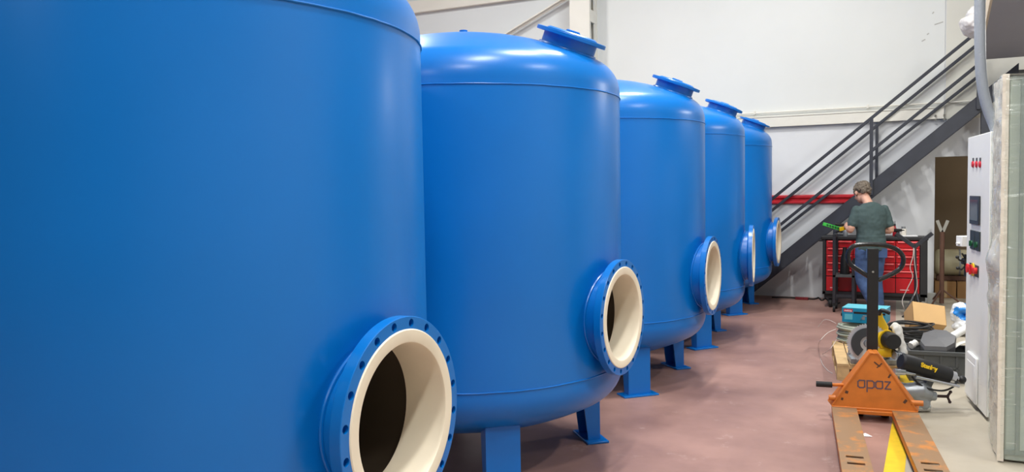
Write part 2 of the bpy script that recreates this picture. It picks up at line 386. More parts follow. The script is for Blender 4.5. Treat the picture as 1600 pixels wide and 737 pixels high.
def make_tank():
    t = thing('filter_tank', '', 'tank')
    link('shell', shell_me, t)
    for z in (HS, HL):
        m = MB(); pts = []
        for k in range(160):
            a = 2*PI*k/160; jz = .0022*noise.noise((math.cos(a)*14, math.sin(a)*14, z*9))
            pts.append(((TR+.001)*math.cos(a), (TR+.001)*math.sin(a), z+jz))
        m.tube(pts, [(.004, .0045)]*160, 8, closed=True, ref=(0,0,1)); m.build('weld_seam', M_BLUE, t)
    # side nozzle
    m = MB(); m.lathe([(.259, .90), (.266, .90), (.266, 1.05), (.282, 1.062), (.282, 1.068), (.259, 1.068)], 72, NM, closed=True)
    noz = m.build('nozzle', M_BLUE, t)
    m = MB(); pts = []
    for k in range(72):                                  # fillet weld where the neck meets the shell
        a = 2*PI*k/72; y = .268*math.cos(a); zz = HN+.268*math.sin(a); pts.append((math.sqrt(TR*TR-y*y)+.003, y, zz))
    m.tube(pts, .008, 8, closed=True, ref=(1,0,0)); m.build('weld_seam', M_BLUE, noz)
    fl = MB(); fl.lathe([(.26, 1.064), (.333, 1.064), (.335, 1.066), (.335, 1.104), (.333, 1.106), (.26, 1.106)], 96, NM, closed=True)
    ct = MB()
    for k in range(20):
        a = 2*PI*(k+.5)/20; y = .3125*math.cos(a); zz = HN+.3125*math.sin(a); ct.cyl((.99, y, zz), (1.12, y, zz), .014, 14)
    fm = boolean_cut(fl.mesh('flange', M_BLUE), ct.mesh('ct', M_BLUE)); fm.polygons.foreach_set('use_smooth', [True]*len(fm.polygons)); fm.set_sharp_from_angle(angle=R(35))
    link('flange', fm, noz)
    m = MB(); m.lathe([(.246, .945), (.246, 1.100), (.250, 1.1085), (.256, 1.1105), (.290, 1.1105), (.2935, 1.107), (.2935, 1.1), (.261, 1.1), (.257, .945)], 96, NM, closed=True)
    m.build('bore_lining', M_CREAM, noz)
    # manway on the top head, above the nozzle
    th = R(22.0); nrm = Vector((math.sin(th), 0, math.cos(th))); base = Vector((0, 0, APEX-RC))+nrm*RC
    MM = frame(base, (math.cos(th), 0, -math.sin(th)), (0, 1, 0))
    m = MB(); m.lathe([(.15, -.04), (.163, -.04), (.163, .06), (.15, .06)], 48, MM, closed=True); mw = m.build('manway', M_BLUE, t)
    m = MB(); pts = []
    for k in range(48):
        a = 2*PI*k/48; x, y = .168*math.cos(a), .168*math.sin(a); pts.append(MM @ Vector((x, y, math.sqrt(RC*RC-x*x-y*y)-RC)))
    m.tube(pts, .009, 8, closed=True, ref=nrm); m.build('weld_seam', M_BLUE, mw)
    m = MB(); m.lathe([(0, .056), (.209, .056), (.212, .059), (.212, .076), (.209, .079), (0, .079)], 56, MM); m.build('manway_flange', M_BLUE, mw)
    m = MB(); m.lathe([(0, .079), (.15, .079), (.155, .083), (.14, .092), (0, .092)], 48, MM)
    m.tube([MM @ Vector(q) for q in ((-.05, 0, .088), (-.04, 0, .099), (.04, 0, .099), (.05, 0, .088))], .007, 8); m.build('manway_cover', M_BLUE, mw)
    m = MB(); m.lathe([(0, APEX-.01), (.018, APEX-.01), (.018, APEX+.03), (.026, APEX+.03), (.026, APEX+.046), (0, APEX+.046)], 24); m.build('top_stub', M_BLUE, t)
    # four legs of bent plate on foot plates
    for k in range(4):
        A = Matrix.Rotation(R(45+90*k), 4, 'Z'); m = MB()
        hz = lambda r: HL-SF-HEADH+RC-math.sqrt(RC*RC-r*r)+.006
        m.bb(.846, .858, -.098, .098, .014, hz(.846), M=A)
        for sgn in (-1, 1):
            y0, y1 = (.086, .098) if sgn > 0 else (-.098, -.086)
            P = [(.846, .014), (.846, hz(.846)), (.735, hz(.735)), (.775, .014)]
            vs = [(x, y0, z) for x, z in P]+[(x, y1, z) for x, z in P]
            m.add(vs, [(0,1,2,3),(4,7,6,5),(0,4,5,1),(1,5,6,2),(2,6,7,3),(3,7,4,0)], 0, A)
        lg = m.build('leg', M_BLUE, t)
        m = MB(); m.bb(.75, .90, -.155, .155, 0, .014, M=A); m.build('foot_plate', M_BLUE, lg, bevel=.003)
    return t
tank0 = make_tank()
TANKS = [(-2.52, 2.185, -.7, 'nearest blue steel tank, cut off by the left edge of the photo'),
         (-2.497, 4.519, -4.5, 'second blue steel tank, standing right behind the nearest one'),
         (-2.478, 6.864, -.9, 'middle one of the five blue steel tanks in the row'),
         (-2.484, 8.916, 6.1, 'blue steel tank whose open flange is seen almost edge-on, fourth in the row'),
         (-2.53, 11.382, .8, 'farthest blue steel tank, beside the foot of the staircase')]
for i, (x, y, a, lab) in enumerate(TANKS):
    o = tank0 if i == 0 else copy_tree(tank0)
    o.location = (x, y, 0); o.rotation_euler = (0, 0, R(a)); tag(o, lab, 'tank', 'row of blue filter tanks')

# ------------------------------------------------------------------ staircase along the back wall
SY0, SY1 = 12.24, 12.82
st = thing('staircase', 'charcoal steel staircase with double handrails rising along the white wall', 'staircase', (0, 0, 0))
la, lb = on_y(1400, 280, SY0), on_y(1500.8, 200, SY0)
slope = (lb.z-la.z)/(lb.x-la.x)
def low(x): return la.z+slope*(x-la.x)
SH = .245
x_top = on_y(1592, 101, SY0).x
x_bot = la.x-la.z/slope
for y0 in (SY0, SY1-.05):
    m = MB()
    xs = [x_bot, x_top]
    P = [(x_bot, 0), (x_top, low(x_top)), (x_top, low(x_top)+SH), (x_bot-SH/slope, 0)]
    # web and two flanges of the channel
    vs = [(x, y0, z) for x, z in P]+[(x, y0+.012, z) for x, z in P]
    m.add(vs, [(0,1,2,3),(7,6,5,4),(0,4,5,1),(1,5,6,2),(2,6,7,3),(3,7,4,0)])
    d = Vector((1, 0, slope)).normalized()
    for zz in (0.0, SH-.012):
        q0 = Vector((x_bot-(zz/slope), y0+.025, 0)); q1 = Vector((x_top, y0+.025, low(x_top)+zz))
        m.beam(q0+Vector((0,0,.006)), q1+Vector((0,0,.006)), .05, .010, up=(0,0,1))
    m.build('stringer', M_STAIR, st)
nst = 15; z1 = low(x_top)+SH
for k in range(nst):
    z = z1*(k+.6)/nst; x = x_bot-SH/slope+z/slope+.005
    m = MB(); m.bb(0, .215, SY0+.03, SY1-.03, -.008, 0); m.bb(0, .01, SY0+.03, SY1-.03, -.04, -.008)
    m.build('tread', M_STAIR, st, loc=(x, 0, z))
def rail(name, pa, pb, Y, ra=1.0, xmax=None):
    A = on_y(*pa, Y); B = on_y(*pb, Y); dd = (B-A)/(B.x-A.x)
    xa = -1.9; xb = xmax
    m = MB(); m.beam(A+dd*(xa-A.x), A+dd*(xb-A.x), .042, .042, up=(0, 0, 1)); return m.build(name, M_STAIR, st, bevel=.005), A, dd
xe = on_y(1528, 60, SY0).x
_, hA, hd = rail('handrail', (1210.6, 307.4), (1403.8, 150), SY0-.02, xmax=xe)
rail('middle_rail', (1270, 310), (1410, 196.7), SY0-.02, xmax=xe)
_, fA, fd = rail('handrail', (1233, 307), (1410, 164), SY1, xmax=xe+.1)
rail('middle_rail', (1286.6, 308.5), (1410, 212), SY1, xmax=xe+.1)
def post(px, Y, A, dd, w_):
    x = on_y(px, 230, Y).x; zt = (A+dd*(x-A.x)).z
    m = MB(); m.bb(x-w_/2, x+w_/2, Y-w_/2, Y+w_/2, low(x)+.06, zt); m.build('rail_post', M_STAIR, st)
for px in (1361.5, 1528): post(px, SY0-.02, hA, hd, .045)
post(1370, SY1, fA, fd, .04)
for (Y, A, dd) in ((SY0-.02, hA, hd), (SY1, fA, fd)):
    x = -1.88; m = MB(); m.bb(x-.02, x+.02, Y-.02, Y+.02, max(0, low(x))+.03, (A+dd*(x-A.x)).z); m.build('rail_post', M_STAIR, st)
x = on_y(1541.5, 190, SY0+.06).x
m = MB(); m.bb(x-.065, x+.065, SY0+.02, SY0+.13, 0, low(x)+.02); m.bb(x-.1, x+.1, SY0-.02, SY0+.17, 0, .012); m.build('support_post', M_STAIR, st)

# mezzanine slab over the right side
MZ = 3.28
e0 = on_z(1551, 0, MZ); e1 = on_z(1537, 66, MZ); ed = (e1-e0)/(e1.y-e0.y)
A0 = e0+ed*(6.0-e0.y); A1 = e0+ed*(12.05-e0.y)
m = MB(); poly = [(A0.x, A0.y), (XR-.05, 6.0), (XR-.05, 12.05), (A1.x, A1.y)]
m.prism(poly, MZ, MZ+.2)
mez = thing('mezzanine', 'dark grey underside of a raised floor with a raw wooden edge', 'mezzanine', (0, 0, 0)); mez['kind'] = 'structure'
m.build('deck', mat('deck_underside', (150, 150, 158), .7, var=.04, vscale=.8), mez, smooth=False)
m = MB(); n_ = Vector((-ed.y, ed.x, 0)).normalized()*.02
m.prism([(A0.x, A0.y), (A1.x, A1.y), (A1.x+n_.x, A1.y+n_.y), (A0.x+n_.x, A0.y+n_.y)], MZ-.002, MZ+.2); m.build('edge_board', mat('edge_wood', (206, 190, 166), .7, var=.08, vscale=6), mez, smooth=False)
for (x, y) in ((4.0, 6.3), (4.0, 11.7), (6.9, 6.3), (6.9, 11.7)):
    m = MB(); m.bb(x-.07, x+.07, y-.07, y+.07, 0, MZ); m.bb(x-.13, x+.13, y-.13, y+.13, 0, .015); m.build('post', M_STAIR, mez)

# white wrapped bundle lying over the edge of the raised floor
bc = Vector((A1.x-.02, 11.45, MZ+.2))
m = MB()
for (dx, dy, dz, rx, ry, rz) in ((0, 0, .12, .24, .3, .13), (-.1, -.1, .17, .16, .18, .1), (.12, .12, .2, .15, .16, .12), (-.05, .1, .3, .13, .16, .1), (.05, -.05, .42, .09, .12, .14)):
    m.ball((bc.x+dx, bc.y+dy, bc.z+dz), (rx, ry, rz), 18, 12)
me = voxel(m, .012, mat('bag_white', (226, 222, 220), .5, bump=.6, bscale=14), 5)
displace(me, lambda q: .022*noise.noise(q*9)+.012*noise.noise(q*22))
floor_clamp(me, bc.z+.003, lambda c: c.x > A1.x-.1)
tag(link('plastic_bundle', me), 'white plastic wrapped bundle resting on the raised floor edge above the handrail', 'bundle')

# red ribbed beam on the wall behind the stair
ra = on_y(1210, 304, WALL_Y-.02); rb = on_y(1336, 304, WALL_Y-.02); zlo = on_y(1270, 318.5, WALL_Y-.02).z; zhi = on_y(1270, 304, WALL_Y-.02).z
P = [(0, 0), (0, 1), (.25, 1), (.9, .9), (.9, .68), (.35, .58), (.35, .42), (.9, .32), (.9, .1), (.25, 0)]
m = MB(); Mx = frame((0, WALL_Y, 0), (0, -1, 0), (0, 0, 1))
m.prism([(u*.06, zlo+(zhi-zlo)*v) for u, v in P], 3.3, -rb.x, M=Mx)
tag(m.build('steel_beam', mat('beam_red', (200, 34, 46), .4), bevel=.002), 'red ribbed horizontal beam on the wall behind the stair railings', 'beam')

# ------------------------------------------------------------------ pallet jack
JR = R(6.1)
jk = thing('pallet_jack', 'orange hand pallet truck with black loop handle, forks towards the camera', 'pallet jack', (-.137, 6.16, 0), JR)
M_FORK = bpy.data.materials.new('fork_worn'); M_FORK.use_nodes = True
def worn(m, ca, cb, lo, hi, rough, sc):
    nt = m.node_tree; b = nt.nodes['Principled BSDF']; tc = nt.nodes.new('ShaderNodeTexCoord')
    n = nt.nodes.new('ShaderNodeTexNoise'); n.inputs['Scale'].default_value = sc; n.inputs['Detail'].default_value = 8; n.inputs['Roughness'].default_value = .65
    r = nt.nodes.new('ShaderNodeValToRGB'); e = r.color_ramp.elements; e[0].position = lo; e[0].color = lin(ca)+(1,); e[1].position = hi; e[1].color = lin(cb)+(1,)
    nt.links.new(tc.outputs['Object'], n.inputs['Vector']); nt.links.new(n.outputs['Fac'], r.inputs['Fac']); nt.links.new(r.outputs['Color'], b.inputs['Base Color'])
    b.inputs['Roughness'].default_value = rough
worn(M_FORK, (146, 114, 82), (192, 124, 58), .52, .66, .55, 7)
FZ = .092
for sgn in (-1, 1):
    x0, x1 = (-.28, -.115) if sgn < 0 else (.115, .28)
    m = MB(); xc = (x0+x1)/2
    xs = [x0, x0+.035, x1-.035, x1]
    ys = [.0, -.2, -1.115, -1.15, -1.235, -1.27, -1.50]
    for i in range(len(ys)-1):
        for j in range(3):
            if j == 1 and i in (2, 4): continue
            m.bb(xs[j], xs[j+1], ys[i+1], ys[i], FZ-.006, FZ)
    m.add([(x0, -1.50, FZ-.006), (x1, -1.50, FZ-.006), (x1, -1.50, FZ), (x0, -1.50, FZ), (xc-.04, -1.60, FZ-.02), (xc+.04, -1.60, FZ-.02), (xc+.04, -1.60, FZ-.014), (xc-.04, -1.60, FZ-.014)],
          [(0,1,2,3),(4,7,6,5),(0,4,5,1),(1,5,6,2),(2,6,7,3),(3,7,4,0)])
    fk = m.build('fork', M_FORK, jk, smooth=False)
    m = MB(); m.bb(x0, x0+.006, -1.50, .0, .045, FZ-.006); m.bb(x1-.006, x1, -1.50, .0, .045, FZ-.006); m.build('side_skirt', M_ORANGE, fk)
    m = MB(); m.cyl((xc-.045, -1.38, .041), (xc+.045, -1.38, .041), .041, 20); m.build('load_roller', mat('nylon_grey', (60, 58, 56), .5), fk)
    m = MB(); m.beam((xc, -.05, .05), (xc, -1.1, .05), .03, .012); m.build('push_rod', M_BLACK, fk)
# triangular front plate with folded sides
AP = .482
def tri(y0, y1, inset=0):
    return [(-.275, .095), (.275, .095), (.035, AP-.02), (.02, AP), (-.02, AP), (-.035, AP-.02)]
tilt = .10
def tz(x, z, dy): return (x, dy+(z-.09)*tilt, z)
P = tri(0, 0); n = len(P); m = MB()
vs = [tz(x, z, 0) for x, z in P]+[tz(x, z, .008) for x, z in P]
m.add(vs, [tuple(range(n))[::-1], tuple(range(n, 2*n))]+[(i, (i+1) % n, n+(i+1) % n, n+i) for i in range(n)])
fp = m.build('front_plate', M_ORANGE, jk)
for sgn in (-1, 1):
    m = MB(); seq = [(-.275, .095), (-.035, AP-.02), (-.02, AP), (.0, AP)]
    for (a, b2) in zip(seq[:-1], seq[1:]):
        ax, bx = a[0]*-sgn, b2[0]*-sgn
        dx = .008*sgn
        spl = lambda z: max(0, .022*(1-(z-.095)/(AP-.115)))*sgn
        vs = [tz(ax, a[1], -.006), tz(bx, b2[1], -.006), tz(bx+spl(b2[1]), b2[1]+.002, .13), tz(ax+spl(a[1]), a[1]+.002, .13)]
        vs += [(v[0]+dx, v[1], v[2]+.004) for v in vs]
        m.add(vs, [(0,1,2,3),(4,7,6,5),(0,4,5,1),(1,5,6,2),(2,6,7,3),(3,7,4,0)])
    m.build('side_plate', M_ORANGE, jk)
m = MB(); m.bb(-.28, .28, -.01, .04, .06, .098); m.bb(-.13, .13, -.03, -.01, .055, .082); m.build('cross_member', M_ORANGE, jk, bevel=.004)
GLY = {'a': [[(.9, .12), (.9, .88)], [(.9, .95), (.25, .95), (.05, .78), (.05, .22), (.25, .05), (.72, .05), (.9, .2)]],
       'p': [[(.08, .95), (.08, -.42)], [(.08, .95), (.75, .95), (.95, .78), (.95, .22), (.75, .05), (.2, .05)]],
       'z': [[(.08, .95), (.72, .95), (.1, .05), (.78, .05)]]}
lt = MB(); xx = 0
for chh in 'apaz':
    for st_ in GLY[chh]:
        for (u, v), (u2, v2) in zip(st_[:-1], st_[1:]):
            q0 = Vector(((xx+u)*.052-.108, -.0022+.0022*0, .236+v*.056)); q1 = Vector(((xx+u2)*.052-.108, -.0022, .236+v2*.056)); dq = (q1-q0).normalized()*.004
            q0.y = (q0.z-.09)*tilt-.0008; q1.y = (q1.z-.09)*tilt-.0008
            lt.beam(q0-dq, q1+dq, .0095, .0016, up=(0, -1, tilt))
    xx += 1.12
lt.build('lettering', mat('print_slate', (96, 76, 84), .6), fp, smooth=False)
for (x, z, w_, h_, a) in ((.02, .408, .05, .01, .7), (.035, .40, .05, .008, -.8), (-.18, .2, .02, .02, .3), (-.21, .15, .015, .018, .2), (.2, .16, .018, .03, .6), (.1, .33, .012, .03, .5)):
    m = MB(); c = tz(x, z, -.0012); m.box(c, (w_, .0012, h_), (0, a, 0)); m.build('paint_chip', mat('bare_metal_dark', (88, 60, 44), .7), fp)
# pump, wheels, tiller
m = MB(); m.cyl((0, .17, .07), (0, .17, .30), .055, 24); m.bb(-.07, .07, .10, .24, .055, .13); m.cyl((0, .17, .30), (0, .17, .36), .03, 20); m.build('pump', M_ORANGE, jk)
for x in (-.085, .085):
    m = MB(); m.cyl((x-.024, .17, .095), (x+.024, .17, .095), .095, 32); wh = m.build('steer_wheel', M_RUBBER, jk)
    m = MB(); m.cyl((x-.026, .17, .095), (x+.026, .17, .095), .05, 20); m.build('hub', M_CAST, wh)
m = MB(); m.cyl((-.385, .06, .235), (-.275, .06, .235), .021, 16); m.build('pedal', M_RUBBER, jk)
m = MB(); m.cyl((-.275, .06, .235), (-.20, .08, .235), .012, 10); m.cyl((-.30, .02, .15), (-.255, .02, .15), .02, 14); m.cyl((.235, .02, .15), (.315, .02, .15), .02, 14); m.build('pivot_pin', M_ORANGE, jk)
m = MB(); m.bb(-.037, .037, .165, .20, .40, 1.222); m.cyl((0, .165, 1.05), (0, .158, 1.05), .006, 10)
til = m.build('tiller', M_BPLAST, jk, bevel=.006)
m = MB(); m.cyl((0, .162, 1.055), (0, .157, 1.055), .008, 10); m.build('screw', M_CHROME, til)
LP = [(1361,433),(1346,423.6),(1333.6,415),(1328.5,405.6),(1329,394),(1335.5,385.6),(1349.8,382),(1368.8,381.8),(1387.8,383.7),(1403,389.4),(1411.5,398),(1413.4,407.5),(1409.6,418),(1399,426.5),(1384,434),(1375.4,438)]
def smooth_path(P, k=4):
    P = [Vector(p) for p in P]; out = []
    for i in range(len(P)-1):
        p0, p1, p2, p3 = P[max(i-1,0)], P[i], P[i+1], P[min(i+2, len(P)-1)]
        for s in range(k):
            t = s/k; out.append(.5*((2*p1)+(p2-p0)*t+(2*p0-5*p1+4*p2-p3)*t*t+(3*p1-p0-3*p2+p3)*t**3))
    out.append(P[-1]); return out
m = MB(); m.tube(smooth_path([((x-1367)*.0043, .182, 1.233-(y-386)*.00462) for x, y in LP]), .0165, 12)
m.build('loop_handle', mat('handle_gloss_black', (30, 31, 33), .25), til)

# scrap of white paper beside the jack
q = on_z(1352, 681, 0); m = MB(); m.add([(q.x-.03, q.y-.02, .002), (q.x+.045, q.y-.01, .004), (q.x+.0, q.y+.03, .012), (q.x-.02, q.y+.02, .006), (q.x-.03, q.y-.02, .003), (q.x+.045, q.y-.01, .005), (q.x, q.y+.03, .013), (q.x-.02, q.y+.02, .007)], [(0,1,2,3),(7,6,5,4),(0,4,5,1),(1,5,6,2),(2,6,7,3),(3,7,4,0)])
tag(m.build('paper_scrap', M_WHITE, smooth=False), 'torn scrap of white paper on the floor between the jack forks', 'paper')

# ------------------------------------------------------------------ wooden pallet and what lies on it
PALO = (-.46, 7.40, 0)
pal = thing('wooden_pallet', 'light wooden pallet on the floor behind the pallet jack', 'pallet', PALO, JR)
PW, PL = .48, 1.1
blk = MB(); blk.box((0, 0, 0), (.1, .145, .078)); blk_me = blk.mesh('block', M_WOOD, smooth=False)
for x in (.05, .24, .43):
    for y in (.0725, .55, 1.0275): link('block', blk_me, pal, .003, (x, y, .022+.039))
for x, w_ in ((.05, .1), (.24, .1), (.43, .1)):
    m = MB(); m.bb(x-w_/2, x+w_/2, 0, PL, 0, .022); m.build('bottom_board', M_WOOD, pal, smooth=False)
for y in (.0725, .55, 1.0275):
    m = MB(); m.bb(0, PW, y-.0725, y+.0725, .1, .122); m.build('cross_board', M_WOOD, pal, smooth=False)
for k in range(5):
    w_ = .095 if k % 2 == 0 else .08; x = .0475+k*(PW-.095)/4
    m = MB(); m.bb(-w_/2, w_/2, .0, PL, 0, .022); m.build('deck_board', M_WOOD, pal, smooth=False, loc=(x, random.uniform(-.006, .006), .122), rot=(0, 0, random.uniform(-.004, .004)))
PZ = .144
# coil of pale cable
cc = at_d(1340, 520, 7.9); cc = Vector((cc.x, cc.y, PZ))
M_CABLE = mat('cable_grey_green', (160, 166, 150), .55)
m = MB(); pts = []; turns = 8; Nn = turns*36
for k in range(Nn+1):
    a = 2*PI*k/36; lay = k/36
    rr = .175+.012*math.sin(lay*2.1)+.004*math.sin(a*3); pts.append((cc.x+rr*math.cos(a), cc.y+rr*math.sin(a), PZ+.011+lay*.0195+.004*math.sin(a*2+lay)))
m.tube(pts, .011, 8)
pts = []
for k in range(Nn+1):
    a = 2*PI*k/36; lay = k/36; rr = .150+.01*math.sin(lay*1.7); pts.append((cc.x+rr*math.cos(a+.3), cc.y+rr*math.sin(a+.3), PZ+.012+lay*.0193))
m.tube(pts, .010, 8)
coil = m.build('cable_coil', M_CABLE); tag(coil, 'coil of pale grey-green cable stacked on the wooden pallet', 'cable')
# thin loose wire springing out over the floor
w_pts = [at_d(1306, 514, 7.9), at_d(1293, 520, 7.8), at_d(1281, 533, 7.7)]
fl1 = [on_z(1279, 545, .004), on_z(1284, 566, .004), on_z(1293, 578, .004), on_z(1301, 583, .004)]
m = MB(); m.tube(smooth_path(w_pts+fl1, 6), .003, 6)
m.tube(smooth_path([at_d(1306, 505, 7.95), at_d(1296, 500, 8.0), at_d(1287, 500, 8.05), at_d(1278, 511, 8.1)], 6), .0025, 6)
m.tube(smooth_path([at_d(1307, 530, 7.85), at_d(1297, 545, 7.7), on_z(1285, 553, .004)], 6), .0025, 6)
m.build('loose_wire', mat('wire_white', (205, 196, 190), .5), coil)
# teal carton on the coil
bx_c = at_d(1353, 495, 8.0); BZ = PZ+.018+.0195*turns
cart = thing('power_tool_carton', 'teal blue cardboard carton with red label on top of the cable coil', 'carton', (bx_c.x, bx_c.y+.06, BZ), JR+R(-14))
m = MB(); m.bb(-.2, .2, -.15, .15, 0, .145); m.build('carton_body', M_TEAL, cart, bevel=.003)
m = MB(); m.bb(-.2, .2, -.15, .15, .1455, .148); m.build('carton_lid', M_TEAL_L, cart)
lb_ = MB(); lb_.bb(-.185, -.10, -.1515, -.1502, .105, .135); lo_ = lb_.build('brand_label', M_LABELRED, cart)
text('makita', .026, M_WHITE, lo_, frame((-.1425, -.1518, .119), (1, 0, 0), (0, 0, 1)), .0004, .0004, 1.0)
m = MB(); m.bb(-.09, .2, -.1515, -.1502, .092, .112); m.build('dark_band', M_BPLAST, cart)
m = MB(); m.bb(-.175, -.10, -.1515, -.1502, .03, .085); m.build('printed_square', M_TEAL_L, cart)
m = MB(); m.beam((-.03, -.1512, .03), (.0, -.1512, .075), .001, .02, up=(0,1,0)); m.box((.04, -.1512, .075), (.09, .001, .012)); m.box((.0, -.1512, .05), (.03, .001, .03)); m.build('printed_tool_picture', M_CAST, cart)
m = MB(); m.cyl((-.235, .0, .06), (-.2, .0, .06), .025, 12); m.build('carry_handle', M_BPLAST, cart)

def lerp_r(vals, n):
    out = []
    for i in range(n):
        t = i/(n-1)*(len(vals)-1); k = min(int(t), len(vals)-2); f = t-k; a, b = vals[k], vals[k+1]
        out.append(tuple(x+(y-x)*f for x, y in zip(a, b)))
    return out
# ------------------------------------------------------------------ mitre saw
sw = at_d(1356, 536, 6.78)
saw = thing('mitre_saw', 'yellow and grey mitre saw with round steel blade on the pallet', 'saw', (sw.x, sw.y, PZ), R(10))
# local x right, y away, z up; origin under the blade centre on the pallet deck
bz = sw.z-PZ
m = MB(); m.lathe([(0, -.002), (.160, -.002), (.160, .002), (0, .002)], 72, frame((0, 0, bz), (1, 0, 0), (0, 0, 1)))
for k in range(48):
    a = 2*PI*k/48; c_, s_ = math.cos(a), math.sin(a)
    m.box((.162*c_, 0, bz+.162*s_), (.012, .004, .010), (0, -a+.4, 0))
bl = m.build('blade', mat('blade_steel', (222, 226, 230), .35, .45), saw, ang=30)
m = MB(); m.lathe([(0, -.02), (.028, -.02), (.034, -.012), (.034, 0), (0, 0)], 24, frame((0, 0, bz), (1, 0, 0), (0, 0, -1))); m.build('arbor', M_CAST, bl)
m = MB(); arc = []
for k in range(25):
    a = R(62+172*k/24); arc.append((a,))
vo = []; vi = []
for (a,) in arc: vo.append((.134*math.cos(a), bz+.134*math.sin(a))); vi.append((.062*math.cos(a), bz+.062*math.sin(a)))
vs = []; fs = []; nn = len(vo)
for y in (-.022, -.010):
    vs += [(x, y, z) for x, z in vo]+[(x, y, z) for x, z in vi]
for k in range(nn-1):
    fs += [(k, k+1, nn+k+1, nn+k), (2*nn+k, 3*nn+k, 3*nn+k+1, 2*nn+k+1), (k, 2*nn+k, 2*nn+k+1, k+1), (nn+k, nn+k+1, 3*nn+k+1, 3*nn+k)]
m.add(vs, fs); m.add([(.134*math.cos(a), y, bz+.134*math.sin(a)) for (a,) in arc for y in (-.022, -.01)], [(2*k, 2*k+1, 2*k+3, 2*k+2) for k in range(nn-1)])
m.build('blade_guard', mat('guard_grey', (62, 66, 70), .45), saw)
m = MB(); m.lathe([(0, 0), (.125, 0), (.13, .01), (.125, .05), (0, .05)], 40, frame((.01, .03, bz+.01), (1, 0, 0), (0, 0, -1)) ); m.build('upper_guard', mat('guard_light', (176, 180, 184), .4), saw)
m = MB(); m.tube([(.05, .05, bz-.02), (.11, .06, bz+.05), (.12, .05, bz+.13), (.09, .03, bz+.21), (.085, .0, bz+.26)], [(.05, .045), (.055, .05), (.05, .045), (.035, .03), (.025, .022)], 14); m.tube([(.08, .05, bz-.07), (.19, .02, bz-.06)], [.06, .055], 16); hd_ = m.build('motor_housing', M_YELLOW, saw)
m = MB(); m.tube([(.13, .05, bz+.04), (.175, -.04, bz+.035), (.185, -.09, bz+.035)], [.068, .07, .062], 24); m.build('motor_cap', M_BPLAST, hd_)
m = MB(); m.tube([(.12, .075, bz+.035), (.135, .03, bz+.033), (.15, .0, bz+.033)], [.07, .088, .082], 24); m.build('motor_collar', M_YELLOW, hd_)
m = MB(); m.tube(smooth_path([(.085, .0, bz+.25), (.10, -.05, bz+.29), (.16, -.06, bz+.27)], 4), .018, 10); m.build('grip', M_BPLAST, saw)
m = MB(); m.tube(smooth_path([(.20, .10, bz+.15), (.235, .09, bz+.12), (.255, .08, bz+.03), (.285, .06, bz-.07), (.295, .06, bz-.11)], 5), lerp_r([(.03, .02), (.04, .055), (.035, .06), (.035, .05), (.02, .03)], 21), 14)
me = voxel(m, .009, mat('dust_bag_cloth', (206, 204, 198), .8), 2); displace(me, lambda q: .010*noise.noise(q*16)+.006*noise.noise(q*34)); link('dust_bag', me, saw)
m = MB(); m.prism([(-.12, .10), (.24, .10), (.27, .16), (.27, .36), (-.12, .36)], 0, .045); m.lathe([(0, .045), (.12, .045), (.12, .062), (0, .062)], 40, Matrix.Translation((.08, .23, 0))); m.bb(-.12, .27, .27, .295, .045, .10)
m.tube([(.16, .2, .05), (.19, .16, .13), (.13, .08, bz-.02)], [(.05, .035), (.04, .03), (.05, .04)], 14)
m.build('base', M_CAST, saw, bevel=.003)
m = MB()
for k in range(5): m.bb(.20+.018*k, .21+.018*k, -.13+.012*k, .06, .12-.008*k, .15-.004*k)
m.box((.25, -.05, .10), (.12, .08, .06), (0, .3, .2)); m.build('clamp_block', M_CAST, saw, bevel=.003)
m = MB(); m.tube(smooth_path([(.19, -.04, bz-.03), (.25, -.10, bz-.10), (.24, -.14, bz-.2), (.28, -.16, .08)], 6), .008, 8); m.build('power_cord', M_RUBBER, saw)
m = MB(); m.cyl((.20, -.17, .055), (.27, -.165, .055), .024, 18); m.cyl((.27, -.165, .055), (.345, -.16, .047), .012, 12); m.build('clamp_tube', M_CHROME, saw)

# ------------------------------------------------------------------ grey tool stand with black lettered barrel (on the bare floor)
ts0 = on_z(1432, 643, 0)
tsd = (ts0-CAM).length
stn = thing('pipe_tool', 'grey cast tool on the floor with black lettered barrel and forked handle', 'power tool', (ts0.x, ts0.y, 0), YAW)
S_ = .00482                      # metres per pixel at this distance
def L(px, py, y=0): return Vector(((px-1432)*S_, y, (643-py)*S_*1.0))
m = MB(); m.cyl(L(1411, 636), L(1451, 636), .033, 24); m.build('foot_roller', M_CHROME, stn)
m = MB(); m.tube([L(1398, 606, .06), L(1418, 612, .03), L(1440, 610, 0), L(1452, 616, 0)], [(.05, .035), (.06, .06), (.07, .07), (.05, .05)], 16); m.tube([L(1430, 612), L(1444, 632), L(1448, 634)], [(.06, .05), (.055, .045), (.04, .04)], 14); m.tube([L(1420, 612, .02), L(1402, 624, .08)], [.04, .03], 12)
m.cyl(L(1438, 618), L(1461, 619), .035, 24)
me = voxel(m, .007, M_CAST, 3); link('body', me, stn)
m = MB(); m.cyl(L(1461, 619), L(1481, 620), .011, 12); m.cyl(L(1479, 620), L(1484, 613), .009, 10); m.cyl(L(1479, 620), L(1483, 628), .009, 10); m.ball(tuple(L(1484, 613)), .012, 10, 6); m.ball(tuple(L(1483, 628.5)), .012, 10, 6); m.build('forked_handle', mat('handle_maroon_black', (52, 30, 30), .5), stn)
m = MB(); m.beam(L(1446, 612, .02), L(1456, 592, .03), .05, .05, up=(0, 1, 0)); m.build('bracket', M_DGREY, stn, bevel=.004)
m = MB(); b0 = L(1412, 566, .03); b1 = L(1484, 589, .03)
dd = (b1-b0).normalized()
m.tube([b0-dd*.012, b0, b0+dd*.06, b1-dd*.02, b1, b1+dd*.004], [.05, .064, .066, .062, .06, .045], 28); br = m.build('barrel', M_BPLAST, stn)
